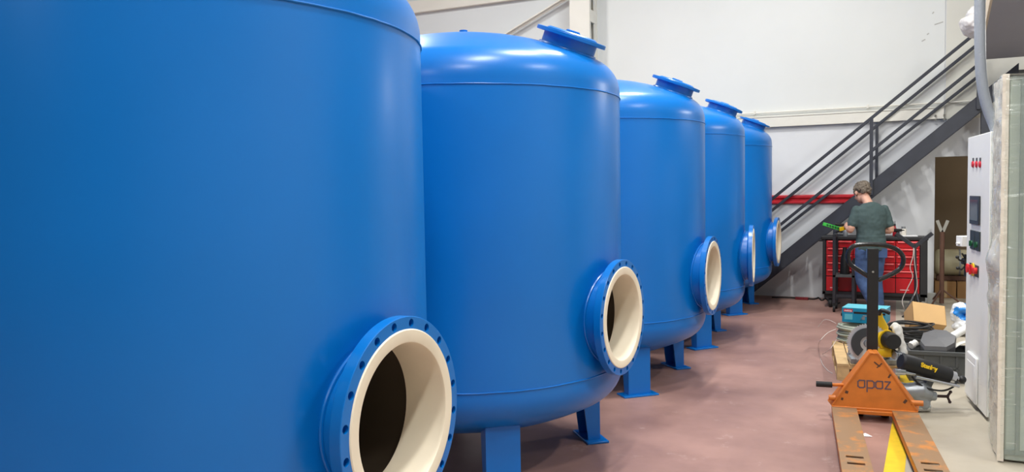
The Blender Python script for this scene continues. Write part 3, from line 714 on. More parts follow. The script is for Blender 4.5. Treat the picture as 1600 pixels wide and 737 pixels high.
m = MB(); m.tube([b1, b1+dd*.045, b1+dd*.05, b1+dd*.09], [.045, .042, .018, .012], 24); m.build('nose', M_CHROME, br)
m = MB(); m.ball(tuple(b1+dd*.105), (.03, .03, .03), 14, 9); m.build('end_knob', M_BPLAST, br)
zax = Vector((0, -1, 0)); up_ = dd.cross(Vector((0,1,0)))*-1
upv = Vector((-dd.z, 0, dd.x))
cen = (b0+b1)/2+upv*.022+Vector((.0, -.0615, 0))-dd*.01
text('Stanley', .046, M_YELLOW, br, frame(cen, dd, upv*.9+Vector((0, .35, 0))), .0012, .002, .95)
m = MB(); m.cyl(L(1395, 579, -.02), L(1411, 580, -.02), .024, 20); m.cyl(L(1411, 580, -.02), L(1427, 584, -.02), .011, 12); m.tube([L(1425, 586, -.05), L(1491, 602, -.05)], .011, 14); m.build('guide_rod', M_CHROME, stn)
m = MB(); m.tube(smooth_path([L(1424, 588, .0), L(1432, 598, -.03), L(1445, 605, -.05), L(1468, 608, -.05), L(1488, 602, -.02), L(1498, 592, .03)], 6), .007, 8); m.build('power_cord', M_RUBBER, stn)

# ------------------------------------------------------------------ dark grey tote box and its load
D0 = 6.85
def F(px, py, D=D0): return at_d(px, py, D)
tl = F(1421, 545); trr = F(1509, 549); zt = (tl.z+trr.z)/2
ux = Vector((trr.x-tl.x, trr.y-tl.y, 0)); W_ = ux.length; rz = JR
box = thing('tote_box', 'dark grey open plastic tote box beside the white control cabinet', 'box', (tl.x, tl.y, 0), rz)
TH = zt; TD = .34
m = MB(); m.bb(0, W_, 0, .012, 0, TH); m.bb(0, W_, TD-.012, TD, 0, TH); m.bb(0, .012, 0, TD, 0, TH); m.bb(W_-.012, W_, 0, TD, 0, TH); m.bb(0, W_, 0, TD, 0, .012); m.build('box_body', M_DGREY, box, bevel=.003)
m = MB(); m.bb(-.012, W_+.012, -.014, .012, TH-.03, TH+.004); m.bb(-.012, W_+.012, TD-.012, TD+.014, TH-.03, TH+.004); m.bb(-.012, .012, 0, TD, TH-.03, TH+.004); m.bb(W_-.012, W_+.012, 0, TD, TH-.03, TH+.004); m.build('rim', M_DGREY, box, bevel=.003)
for k in (.25, .5, .75):
    m = MB(); m.bb(W_*k-.008, W_*k+.008, -.008, 0, .02, TH-.03); m.build('rib', M_DGREY, box)
m = MB(); m.bb(.1, W_-.1, -.008, 0, TH-.14, TH-.125); m.build('rib', M_DGREY, box)
BM = Matrix.Translation((tl.x, tl.y, 0)) @ Matrix.Rotation(rz, 4, 'Z')
k = D0/FPX
hx = lambda px: (px-1418)*k
def HZ(py): return TH-(py-546)*k
# faceted grey cover sitting in the box
P = [(1436, 533), (1443, 521), (1461, 514.5), (1477, 515.5), (1488, 524), (1483, 534), (1470, 541), (1440, 541)]
tp = [(hx(x), .02+.28*(541-y)/26.5) for x, y in P]
m = MB(); zc = HZ(538)+.0; c_ = (sum(x for x, _ in tp)/8, sum(y for _, y in tp)/8)
vs = [(x, y, zc) for x, y in tp]+[(c_[0]+(x-c_[0])*1.04, c_[1]+(y-c_[1])*1.04, zc-.03) for x, y in tp]+[(c_[0]+(x-c_[0])*.96, c_[1]+(y-c_[1])*.96, zc-.16) for x, y in tp]+[(c_[0]-.01, c_[1]-.02, zc+.012)]
fs = []
for i in range(8):
    j = (i+1) % 8; fs += [(i, j, 24), (8+i, 8+j, j, i), (16+i, 16+j, 8+j, 8+i)]
fs.append(tuple(16+i for i in range(8))[::-1])
m.add([BM @ Vector((v[0], v[1], v[2]+(v[1]-.02)*.36)) for v in vs], fs)
tag(m.build('faceted_cover', mat('cover_grey', (88, 88, 90), .5, var=.06), smooth=False), 'dark grey faceted plastic cover sticking out of the tote box', 'cover')
m = MB(); a = F(1478, 531, 6.98); b2 = F(1520, 507, 7.15); m.tube([a, b2], [.032, .032], 20, cap=False); m.tube([a, b2], [.027, .027], 20, cap=False); 
tag(m.build('plastic_pipe', M_WPLAST), 'short white plastic pipe leaning out of the tote box', 'pipe')
m = MB(); a = F(1423, 540, 6.93); b2 = F(1431, 535, 6.95); m.tube([a, a.lerp(b2, .4), a.lerp(b2, .6), b2], [.03, .034, .026, .03], 16)
tag(m.build('white_roll', mat('roll_white', (220, 218, 212), .6, bump=.5, bscale=30)), 'small crumpled white roll at the left corner of the tote box', 'roll')
m = MB(); pts = smooth_path([F(1484, 547, 6.96), F(1494, 539, 6.97), F(1503, 535, 6.98), F(1512, 533, 7.0)], 6); m.tube(pts, [(.006, .03)]*len(pts), 10)
tag(m.build('cloth_strip', mat('cloth_ivory', (206, 204, 196), .8)), 'ivory cloth strip hanging over the right rim of the tote box', 'cloth')

# black cable heap behind the saw
hc = on_z(1421, 548, 0)
m = MB()
random.seed(9)
hz0 = .02
for k in range(16):
    pts = []; rr = random.uniform(.14, .24); ox, oy = random.uniform(-.04, .04), random.uniform(-.05, .05); zz = .02+.0135*k; tx, ty = random.uniform(-.12, .12), random.uniform(-.12, .12)
    for j in range(28):
        a = 2*PI*j/28; pts.append((hc.x+.02+ox+rr*math.cos(a)*1.0, hc.y+.28+oy+rr*math.sin(a), max(.012, zz+tx*rr*math.cos(a)+ty*rr*math.sin(a)+.008*math.sin(3*a+k))))
    m.tube(pts, .0095, 6, closed=True)
tag(m.build('cable_heap', mat('cable_black', (40, 41, 42), .5)), 'heaped coil of black cable behind the saw and tote box', 'cable')
random.seed(5)

# open cardboard box tipped over behind the tote
cb0 = on_z(1446, 534, 0)
cb = thing('cardboard_box', 'light brown cardboard box tipped on its side behind the tote box', 'box', (cb0.x+.0, cb0.y+.3, 0), YAW-R(10))
BW, BD, BH = .34, .26, .24
# walls of the box
TBX = Matrix.Translation((0, 0, .20)) @ Matrix.Rotation(R(9), 4, 'Y') @ Matrix.Rotation(R(-38), 4, 'X') @ Matrix.Translation((-BW/2, -BD/2, -BH/2))
cs = [TBX @ Vector((x, y, z)) for x in (0, BW) for y in (0, BD) for z in (0, BH)]
dz = -min(c.z for c in cs); TBX = Matrix.Translation((0, 0, dz)) @ TBX
t_ = .006
for (nm, a6) in (('panel', (0, BW, 0, t_, 0, BH)), ('panel', (0, BW, BD-t_, BD, 0, BH)), ('panel', (0, t_, 0, BD, 0, BH)), ('panel', (BW-t_, BW, 0, BD, 0, BH)), ('panel', (0, BW, 0, BD, 0, t_))):
    m = MB(); m.bb(*a6, M=TBX); m.build(nm, M_CARD, cb, smooth=False)
for (a6, rt) in (((0, BW, 0, BD/2-.002, BH, BH+t_), 0), ((0, BW, BD/2+.002, BD, BH, BH+t_), 0)):
    m = MB(); m.bb(*a6, M=TBX); m.build('flap', M_CARD, cb, smooth=False)
# carton piece under the tool and clear bag
bg = on_z(1503, 530, 0)
m = MB()
random.seed(12)
for k in range(9): m.ball((bg.x+.03+random.uniform(-.09, .09), bg.y+.25+random.uniform(-.07, .07), .07+.03*k), (random.uniform(.06, .1), random.uniform(.06, .1), random.uniform(.05, .09)), 12, 8)
me = voxel(m, .012, [mat('bag_clear', (222, 226, 228), .25, bump=.5, bscale=20), mat('bag_blue', (40, 130, 210), .3)], 2)
displace(me, lambda q: .02*noise.noise(q*13)+.012*noise.noise(q*30)); floor_clamp(me, .002)
for p_ in me.polygons: p_.material_index = 1 if noise.noise(p_.center*6+Vector((3.1, 0, 0))) > .18 else 0
tag(link('plastic_bag', me), 'crumpled clear plastic bag with blue print beside the white control cabinet', 'bag')

# ------------------------------------------------------------------ white control cabinet
n0 = on_z(1541, 652, .03); f0 = on_z(1507, 612, .03)
ux = Vector((n0.x-f0.x, n0.y-f0.y, 0)); CW = ux.length; ux.normalize(); back = Vector((-ux.y, ux.x, 0))
if back.x < 0: back = -back
CH = at_d(1548, 206, (n0-CAM).dot(CM @ Vector((0,0,-1)))).z
cab = thing('control_cabinet', 'tall white electrical control cabinet with screen and push buttons', 'cabinet', (f0.x, f0.y, 0), math.atan2(ux.y, ux.x))
# local x along the front towards the camera, local y into the cabinet
CI = (Matrix.Translation((f0.x, f0.y, 0)) @ Matrix.Rotation(math.atan2(ux.y, ux.x), 4, 'Z')).inverted()
nf = -back
def face(px, py): return CI @ on_plane(px, py, Vector((f0.x, f0.y, 0)), nf)
CD = .40
m = MB(); m.bb(0, CW, .022, CD, .06, CH); m.build('body', M_WHITEP, cab, bevel=.006)
m = MB(); m.bb(.05, CW-.05, .06, CD-.05, 0, .06); m.build('plinth', M_BLACK, cab)
m = MB(); m.bb(.004, CW-.004, 0, .02, .03, CH-.004); door = m.build('door', M_WHITEP, cab, bevel=.005)
for px in (1521, 1526.5, 1532):
    a = face(px-2, 262); b2 = face(px+2, 246)
    m = MB(); xc, zc = (a.x+b2.x)/2, (a.z+b2.z)/2; m.cyl((xc, 0, zc-.012), (xc, -.006, zc-.012), .026, 18); m.cyl((xc, -.006, zc-.012), (xc, -.012, zc-.012), .02, 18); m.build('indicator_lamp', mat('lamp_red', (200, 24, 48), .3), door)
    m = MB(); m.bb(xc-.02, xc+.02, -.004, 0, zc+.012, zc+.036); m.build('name_tag', M_DGREY, door)
a = face(1517.5, 349); b2 = face(1532.5, 306)
m = MB(); m.bb(min(a.x, b2.x), max(a.x, b2.x), -.014, 0, a.z, b2.z); sc_ = m.build('touch_screen', mat('screen_bezel', (52, 56, 62), .4), door, bevel=.004)
xa, xb = min(a.x, b2.x), max(a.x, b2.x)
m = MB(); m.bb(xa+.03, xb-.03, -.0155, -.014, a.z+.03, b2.z-.03); m.build('screen_glass', mat('screen_dark', (70, 84, 100), .12), sc_)
a = face(1517.5, 388); b2 = face(1532.5, 362); xa, xb = min(a.x, b2.x), max(a.x, b2.x); xm = (xa+xb)/2
for (u0, u1) in ((xa, xm-.01), (xm+.01, xb)):
    m = MB(); m.bb(u0, u1, -.010, 0, a.z, b2.z); pl = m.build('switch_plate', mat('switch_dark', (48, 56, 56), .4), door, bevel=.003)
    m = MB(); xc = (u0+u1)/2; m.cyl((xc, -.010, a.z+.045), (xc, -.018, a.z+.045), .022, 16); m.box((xc, -.024, a.z+.045), (.012, .012, .04)); m.build('selector_knob', mat('knob_green', (30, 92, 60), .4), pl)
a = face(1514, 430); b2 = face(1531, 411); xc, zc = (a.x+b2.x)/2, (a.z+b2.z)/2
m = MB(); m.bb(xc-.14, xc+.16, -.006, 0, zc-.045, zc+.04); sp_ = m.build('switch_plate', mat('switch_dark', (48, 56, 56), .4), door)
m = MB(); m.cyl((xc, -.006, zc), (xc, -.014, zc), .05, 28); m.build('main_switch_ring', M_YELLOW, sp_)
m = MB(); m.cyl((xc, -.014, zc), (xc, -.022, zc), .03, 24); m.box((xc, -.028, zc), (.022, .014, .075)); m.build('main_switch', M_LABELRED, sp_)
m = MB(); m.cyl((xc-.11, -.006, zc), (xc-.11, -.02, zc), .018, 18); m.cyl((xc-.11, -.02, zc), (xc-.11, -.032, zc), .035, 20); m.build('emergency_button', mat('button_red', (226, 40, 40), .35), sp_)
m = MB(); m.cyl((xc+.11, -.006, zc), (xc+.11, -.028, zc), .024, 18); m.build('push_button', mat('button_red', (226, 40, 40), .35), sp_)
a = face(1514, 617); b2 = face(1529, 560); xa, xb = min(a.x, b2.x), max(a.x, b2.x)
m = MB(); m.bb(xa, xb, -.02, 0, a.z, b2.z); vt = m.build('document_pocket', M_WPLAST, door, bevel=.008)
m = MB(); m.bb(xa+.03, xb-.03, -.023, -.02, a.z+.02, b2.z-.06); m.build('pocket_front', M_WPLAST, vt, bevel=.006)
# small machine poking out behind the cabinet
mk = f0+Vector((ux.x, ux.y, 0))*-1.0+Vector((back.x, back.y, 0))*.05
D_ = (mk-CAM).dot(CM @ Vector((0,0,-1)))
mp = at_d(1502, 400, D_)
mac = thing('machine_head', 'small machine with white box and black levers behind the control cabinet', 'machine', (mp.x+.1, mp.y, 0), YAW)
k = D_/FPX
def Q(px, py, y=0): return Vector(((px-1502)*k-.09, y, CAM.z-(py-290)*k))
m = MB(); c0_, c1_ = Q(1494, 385), Q(1516, 369); m.bb(c0_.x, c1_.x, -.05, .05, c0_.z, c1_.z); m.bb(c0_.x-.02, c0_.x, -.02, .02, c0_.z+.02, c0_.z+.035); m.build('white_box', M_WPLAST, mac, bevel=.004)
m = MB(); m.cyl(Q(1512, 398), Q(1512, 432), .05, 20); m.cyl(Q(1500, 408), Q(1514, 410), .03, 16); m.build('motor', M_BPLAST, mac)
m = MB(); m.tube([Q(1505, 410), Q(1492, 406, -.03), Q(1487, 401, -.05)], .008, 8); m.tube([Q(1505, 415), Q(1495, 421, -.03), Q(1488, 418, -.05)], .008, 8); m.tube([Q(1505, 405), Q(1497, 396, -.02)], .008, 8); m.ball(tuple(Q(1487, 401, -.05)), .016, 10, 7); m.ball(tuple(Q(1488, 418, -.05)), .016, 10, 7); m.build('lever', M_BPLAST, mac)
m = MB(); m.cyl((Q(1515, 400).x, 0, .02), Q(1515, 372), .04, 18); m.bb(Q(1515, 400).x-.15, Q(1515, 400).x+.15, -.15, .15, 0, .025); m.build('stand_column', M_DGREY, mac)

# grey hose dropping into the control cabinet
HP = [(1531, -6), (1531, 40), (1531.5, 80), (1533, 115), (1537, 145), (1544, 172), (1552, 192), (1558, 208)]
Dn = (n0-CAM).dot(CM @ Vector((0,0,-1)))+.22
pts = [at_d(x, y, Dn) for x, y in HP]
top = pts[0].copy(); top.z = CEIL_Z
m = MB(); m.tube([top]+smooth_path(pts, 5), .037, 16)
tag(m.build('cable_hose', mat('hose_grey', (150, 156, 164), .45, bump=.3, bscale=60)), 'thick grey cable hose hanging from the roof into the control cabinet', 'hose')

# ------------------------------------------------------------------ film-wrapped cabinet at the right edge
wc0 = on_z(1563, 722, 0)
WX, WY = wc0.x, wc0.y; WD = .52; WW = .8; WH = at_d(1568, 113, (Vector((WX, WY, 1))-CAM).dot(CM @ Vector((0,0,-1)))).z
wr = thing('wrapped_cabinet', 'tall cabinet wrapped in foam and clear stretch film at the right edge', 'cabinet', (WX, WY, 0), 0)
m = MB(); m.bb(.02, WW, .02, WD, .01, WH-.03); m.build('body', mat('cabinet_sage', (184, 194, 184), .45, var=.04, vscale=2), wr, bevel=.01)
m = MB(); m.bb(.075, .095, .004, .02, .05, WH-.05); m.bb(.02, WW, .008, .02, .05, .08); m.build('door_gap', mat('gap_grey', (140, 150, 143), .5), wr)
m = MB(); m.bb(.095, WW, .006, .02, .08, WH-.05); m.build('door', mat('cabinet_sage', (168, 178, 168), .45), wr, bevel=.004)
def sheet(name, o, u, v, nu, nv, fn, material):
    m = MB(); o = Vector(o); u = Vector(u); v = Vector(v); nrm = u.cross(v).normalized(); vs = []; fs = []
    for j in range(nv+1):
        for i in range(nu+1):
            p = o+u*(i/nu)+v*(j/nv); vs.append(p+nrm*fn(p, i/nu, j/nv))
    for j in range(nv):
        for i in range(nu): a = j*(nu+1)+i; fs.append((a, a+1, a+nu+2, a+nu+1))
    m.add(vs, fs); o_ = m.build(name, material, wr); return o_
M_FOAM = mat('foam_beige', (236, 226, 210), .6, var=.06, vscale=9, bump=.5, bscale=25)
def foamf(p, s, t):
    bulge = .045*math.exp(-((p.z-1.18)/.13)**2)+.03*math.exp(-((p.z-.95)/.10)**2)
    return .012+bulge*math.sin(PI*min(1, max(0, s)))+.012*noise.noise(p*7)+.006*noise.noise(p*21)
sheet('foam_sheet', (.0, WD, 0.01), (0, -WD, 0), (0, 0, WH-.03), 24, 110, foamf, M_FOAM)
sheet('foam_edge', (-.02, -.004, 0.01), (.035, 0, 0), (0, 0, WH-.03), 6, 110, lambda p, s, t: .004+.006*noise.noise(p*9), M_FOAM)
sheet('top_cover', (-.01, -.005, WH-.02), (WW, 0, 0), (0, WD, 0), 24, 16, lambda p, s, t: .0+.035*noise.noise(p*6)-.05*max(0, .12-s), mat('cover_pinkish', (228, 222, 218), .5, bump=.5, bscale=20))
# clear film with horizontal pull wrinkles
MF = bpy.data.materials.new('stretch_film'); MF.use_nodes = True; nt = MF.node_tree; nt.nodes.clear()
out = nt.nodes.new('ShaderNodeOutputMaterial'); tr_ = nt.nodes.new('ShaderNodeBsdfTransparent'); tr_.inputs[0].default_value = (.95, .97, .96, 1)
gl = nt.nodes.new('ShaderNodeBsdfGlossy'); gl.inputs['Color'].default_value = (.95, .97, .96, 1); gl.inputs['Roughness'].default_value = .14
mx = nt.nodes.new('ShaderNodeMixShader'); fr = nt.nodes.new('ShaderNodeFresnel'); fr.inputs['IOR'].default_value = 1.5
tc = nt.nodes.new('ShaderNodeTexCoord'); mp_ = nt.nodes.new('ShaderNodeMapping'); mp_.inputs['Scale'].default_value = (4, 4, 26)
nz = nt.nodes.new('ShaderNodeTexNoise'); nz.inputs['Scale'].default_value = 1.4; nz.inputs['Detail'].default_value = 5; bp = nt.nodes.new('ShaderNodeBump'); bp.inputs['Strength'].default_value = .35; bp.inputs['Distance'].default_value = .02
ad = nt.nodes.new('ShaderNodeMath'); ad.operation = 'MINIMUM'; ad.inputs[1].default_value = .30
ln = nt.links.new; ln(tc.outputs['Object'], mp_.inputs[0]); ln(mp_.outputs[0], nz.inputs['Vector']); ln(nz.outputs['Fac'], bp.inputs['Height']); ln(bp.outputs[0], gl.inputs['Normal'])
ln(fr.outputs[0], ad.inputs[0]); ln(ad.outputs[0], mx.inputs[0]); ln(tr_.outputs[0], mx.inputs[1]); ln(gl.outputs[0], mx.inputs[2])
# creases in the film scatter light: thin whitish streaks
m2 = nt.nodes.new('ShaderNodeMapping'); m2.inputs['Scale'].default_value = (3.5, 3.5, 34); n2 = nt.nodes.new('ShaderNodeTexNoise'); n2.inputs['Scale'].default_value = 2.0; n2.inputs['Detail'].default_value = 3; n2.inputs['Distortion'].default_value = .8
r2 = nt.nodes.new('ShaderNodeMapRange'); r2.inputs['From Min'].default_value = .62; r2.inputs['From Max'].default_value = .72; r2.inputs['To Min'].default_value = .05; r2.inputs['To Max'].default_value = .6; r2.clamp = True
df = nt.nodes.new('ShaderNodeBsdfDiffuse'); df.inputs[0].default_value = (.85, .88, .86, 1); mx2 = nt.nodes.new('ShaderNodeMixShader')
ln(tc.outputs['Object'], m2.inputs[0]); ln(m2.outputs[0], n2.inputs['Vector']); ln(n2.outputs['Fac'], r2.inputs['Value']); ln(r2.outputs['Result'], mx2.inputs[0]); ln(mx.outputs[0], mx2.inputs[1]); ln(df.outputs[0], mx2.inputs[2]); ln(mx2.outputs[0], out.inputs[0])
def filmf(p, s, t):
    fold = 0
    for z0 in (1.62, 1.28, .98, .62, 2.05, .33): fold += .006*math.exp(-((p.z-z0-.03*math.sin(s*5+z0*7))/.009)**2)
    return .010+fold+.006*noise.noise(Vector((p.x*5, p.y*5, p.z*16)))
sheet('stretch_film', (-.004, -.012, .03), (WW, 0, 0), (0, 0, WH-.05), 30, 420, filmf, MF)
sheet('stretch_film', (-.002, WD, .03), (0, -WD, 0), (0, 0, WH-.05), 24, 160, lambda p, s_, t: foamf(p, s_, t)+.006+.003*noise.noise(Vector((p.y*9, 1, p.z*30))), MF)

# ------------------------------------------------------------------ red tool chest against the stair
TY = 11.85
xl = on_y(1284, 420, TY).x+.01; xr = on_y(1449, 420, TY).x; zt = on_y(1366, 371, TY).z; zb = on_y(1366, 457, TY).z
ch = thing('tool_chest', 'wide red tool chest with black frame and many drawers under the stairs', 'tool chest', (0, TY, 0), 0)
TDp = .37
m = MB(); m.bb(xl, xr, .03, TDp, zb-.04, zt-.03); m.bb(xl, xl+.04, 0, .03, zb-.04, zt-.03); m.bb(xr-.085, xr, 0, .03, zb-.04, zt-.03); m.bb(xl, xr, 0, .03, zb-.04, zb); m.build('frame', M_CHBLACK, ch, bevel=.004)
m = MB(); m.bb(xl-.02, xr+.01, -.015, TDp, zt-.03, zt+.012); m.build('worktop', M_CHBLACK, ch, bevel=.006)
m = MB(); m.tube([(xl, .06, zt-.05), (xl-.05, .06, zt-.05), (xl-.05, .36, zt-.05), (xl, .36, zt-.05)], .012, 10); m.build('side_handle', M_CHBLACK, ch)
cols = [xl+.045, on_y(1333, 420, TY).x, on_y(1399.5, 420, TY).x, xr-.09]
top_d = zt-.045; bot_d = on_y(1366, 433, TY).z
for ci in range(3):
    a, b2 = cols[ci]+.004, cols[ci+1]-.004
    for k in range(5):
        h = (top_d-bot_d)/5; z1_ = top_d-h*k; z0_ = z1_-h+.006
        m = MB(); m.bb(a, b2, -.004, .03, z0_, z1_); dw = m.build('drawer', M_RED, ch, bevel=.003)
        m = MB(); m.prism([(-.004, z1_-.002), (-.02, z1_-.006), (-.024, z1_-.02), (-.016, z1_-.024), (-.004, z1_-.016)], a+.02, b2-.02, M=Matrix(((0,0,1,0),(1,0,0,0),(0,1,0,0),(0,0,0,1)))); m.build('pull_rail', M_RED_GLINT, dw)
    m = MB(); m.bb(a, b2, -.004, .03, zb+.006, bot_d-.006); dr_ = m.build('door', M_RED, ch, bevel=.003)
    if ci != 1:
        m = MB(); zz = zb+.045; xx = a+.05
        m.bb(xx, xx+.11, -.0055, -.004, zz, zz+.010)
        m.build('maker_plate', mat('print_pink_white', (226, 190, 190), .5), dr_)
m = MB(); m.bb(xl+.02, xr-.02, .04, TDp-.02, zb-.10, zb-.04); m.build('base_frame', M_CHBLACK, ch)
for x in (xl+.1, xr-.1):
    for y in (.08, TDp-.08):
        m = MB(); m.cyl((x-.018, y, .06), (x+.018, y, .06), .06, 20); cs_ = m.build('caster', M_RUBBER, ch)
        m = MB(); m.bb(x-.028, x-.022, y-.03, y+.03, .05, zb-.10); m.bb(x+.022, x+.028, y-.03, y+.03, .05, zb-.10); m.bb(x-.04, x+.04, y-.045, y+.045, zb-.106, zb-.10); m.build('fork', M_CHBLACK, cs_)
ZT = zt+.012
# small things on the chest top
def at_top(px, y=.2): q = on_y(px, 368, TY+y); return q.x, TY+y
x, y = at_top(1398)
m = MB(); m.lathe([(0, 0), (.026, 0), (.027, .005), (.027, .09), (.014, .12), (.012, .14), (0, .14)], 20); o = m.build('bottle_body', mat('bottle_red', (150, 24, 34), .35))
bt = thing('spray_bottle', 'slim dark red bottle with pointed nozzle on the tool chest', 'bottle', (x, y, ZT)); o.parent = bt
m = MB(); m.lathe([(.013, .14), (.013, .158), (.005, .165), (.003, .205), (0, .205)], 14); m.build('nozzle', M_RUBBER, bt)
x, y = at_top(1411.5)
bt = thing('white_jar', 'small white jar with grey lid on the right of the tool chest top', 'jar', (x, y, ZT))
m = MB(); m.lathe([(0, 0), (.036, 0), (.038, .005), (.038, .085), (.03, .10), (0, .10)], 24); m.build('jar_body', mat('jar_ivory', (222, 216, 204), .4), bt)
m = MB(); m.lathe([(0, .10), (.025, .10), (.025, .13), (0, .13)], 20); m.build('lid', M_CAST, bt)
x, y = at_top(1419, .16)
m = MB(); m.box((x, y, ZT+.006), (.22, .14, .012), (0, 0, .1)); tag(m.build('notepad', M_WHITE, bevel=.002), 'flat white pad lying on the right end of the tool chest', 'notepad')
x, y = at_top(1403, .06)
hm = thing('hand_drill', 'small black tool standing between the red bottle and the notepad', 'tool', (x, y, ZT), .5)
m = MB(); m.tube([(0, 0, .02), (0, 0, .075)], [.022, .02], 12); m.bb(-.03, .03, -.03, .03, 0, .022); m.build('handle', M_BPLAST, hm)
m = MB(); m.tube([(-.05, 0, .085), (.05, 0, .085)], [.024, .018], 14); m.cyl((.05, 0, .085), (.085, 0, .085), .008, 8); m.build('barrel', M_BPLAST, hm)
x, y = at_top(1321, .1)
bt = thing('spray_can', 'silver can on the chest top left of the person', 'can', (x, y, ZT))
m = MB(); m.lathe([(0, 0), (.03, 0), (.032, .004), (.032, .10), (.022, .118), (0, .118)], 22); m.build('can_body', M_CAST, bt)
m = MB(); m.lathe([(0, .118), (.014, .118), (.014, .14), (0, .14)], 14); m.build('cap', M_BPLAST, bt)
x, y = at_top(1311, .22)
bt = thing('bench_vice', 'black bench tool with rounded head on the left of the tool chest', 'tool', (x, y, ZT))
m = MB(); m.bb(-.07, .07, -.05, .05, 0, .02); m.build('foot', M_BLACK, bt, bevel=.003)
m = MB(); m.tube([(-.05, 0, .02), (-.05, 0, .06), (0, 0, .075), (.05, 0, .055)], [(.03, .03), (.035, .03), (.03, .03), (.02, .02)], 14); m.build('head', M_BLACK, bt)

# ------------------------------------------------------------------ black V-head stand in front of the chest
VY = 11.52
def V(px, py, y=VY): return on_y(px, py, y)
vs_ = thing('pipe_stand', 'black V-head pipe stand with hanging cable in front of the red chest', 'stand', (V(1430, 400).x, VY, 0))
def ls(p): return p-Vector(vs_.location)
m = MB(); m.beam(ls(V(1428.6, 386)), ls(V(1457, 364)), .05, .035, up=(0,1,0)); m.build('cradle_arm', M_BLACK, vs_, bevel=.004)
m = MB(); m.beam(ls(V(1430, 386)), ls(V(1400, 365)), .05, .035, up=(0,1,0)); m.build('cradle_arm', M_BLACK, vs_, bevel=.004)
pt = ls(V(1429.5, 386)); pb = ls(V(1431, 460))
m = MB(); m.tube([pt, pb], .019, 14); m.build('post', M_BLACK, vs_)
for q in (on_z(1413, 494, .012), on_z(1440, 493, .012), on_z(1428, 487, .012)):
    m = MB(); m.tube([pb+Vector((0, 0, .05)), ls(q)], .015, 10); lg = m.build('leg', M_BLACK, vs_)
    m = MB(); c = ls(q); m.lathe([(0, -.012), (.03, -.012), (.03, 0), (.012, .012), (0, .012)], 14, Matrix.Translation(c)); m.build('foot', M_RUBBER, lg)
m = MB()
m.tube(smooth_path([V(1427.5, 387, VY-.03), V(1426.5, 400, VY-.04), V(1422, 418, VY-.05), V(1426, 432, VY-.04), V(1418, 450, VY-.05), V(1410, 468, VY-.06), V(1412, 480, VY-.1), on_z(1417, 489, .006)], 6), .0055, 8)
m.tube(smooth_path([V(1428.5, 388, VY-.03), V(1429, 410, VY-.035), V(1433, 440, VY-.04), V(1431, 455, VY-.05), V(1424, 470, VY-.06)], 6), .005, 8)
tag(m.build('hanging_cable', mat('cable_pale', (186, 178, 172), .5)), 'pale thin cable looped over the V-head stand down to the floor', 'cable')

# black frame trolley left of the person
ty = 11.5
tr0 = on_z(1302, 487, 0)
tro = thing('frame_trolley', 'narrow black steel frame trolley on casters at the chest left end', 'trolley', (tr0.x, tr0.y, 0), 0)
k = (tr0-CAM).dot(CM @ Vector((0,0,-1)))/FPX
def T_(px, py, y=0): return Vector(((px-1302)*k*1.02, y, (487-py)*k))
for (px, y) in ((1303, 0), (1304, .32), (1330, 0), (1331, .32)):
    p0 = T_(px, 470, y); m = MB(); top = 371 if px < 1310 else 405
    m.bb(p0.x-.02, p0.x+.02, y-.02, y+.02, .12, T_(px, top).z); up_ = m.build('upright', M_BLACK, tro, bevel=.003)
    m = MB(); m.cyl((p0.x-.014, y, .045), (p0.x+.014, y, .045), .045, 18); m.bb(p0.x-.02, p0.x+.02, y-.018, y+.018, .075, .12); m.build('caster', M_RUBBER, up_)
m = MB(); a = T_(1303, 374).x; b2 = T_(1330, 374).x; zz = T_(0, 430).z
m.bb(a-.02, b2+.04, -.02, .34, zz-.02, zz+.01); m.build('shelf', M_DGREY, tro, bevel=.003)
m = MB(); m.bb(a-.02, a+.02, -.02, .34, T_(0, 371).z, T_(0, 366).z); m.build('top_bar', M_BLACK, tro)
m = MB(); m.bb(a, b2, -.012, .012, .2, .24); m.bb(a, b2, .308, .332, .2, .24); m.build('lower_bar', M_BLACK, tro)
m = MB(); cx_ = T_(1317, 400).x; m.lathe([(0, 0), (.06, 0), (.062, .01), (.055, .2), (.03, .3), (.028, .36), (0, .36)], 22, Matrix.Translation((tr0.x+cx_, tr0.y+.16, zz+.01)))
tag(m.build('gas_bottle', M_BPLAST), 'dark cylindrical bottle standing on the trolley shelf', 'bottle')

# cable and red bar on the floor by the wall
m = MB(); pts = [on_z(x, y, .008) for x, y in ((1206, 464.5), (1225, 464.5), (1246, 465.5), (1262, 466.5), (1272, 467), (1279, 465), (1284, 469), (1290, 466), (1296, 471), (1303, 475), (1312, 473))]
m.tube(smooth_path(pts, 5), .012, 8); tag(m.build('floor_cable', M_RUBBER), 'black cable lying on the floor along the wall under the stairs', 'cable')
a = on_z(1243, 467.5, 0); b2 = on_z(1263, 468.5, 0); m = MB(); m.beam(a+Vector((0, 0, .02)), b2+Vector((0, 0, .02)), .05, .04)
tag(m.build('red_bar', mat('bar_dark_red', (120, 28, 36), .5), bevel=.004), 'short dark red bar on the floor beside the black cable', 'bar')

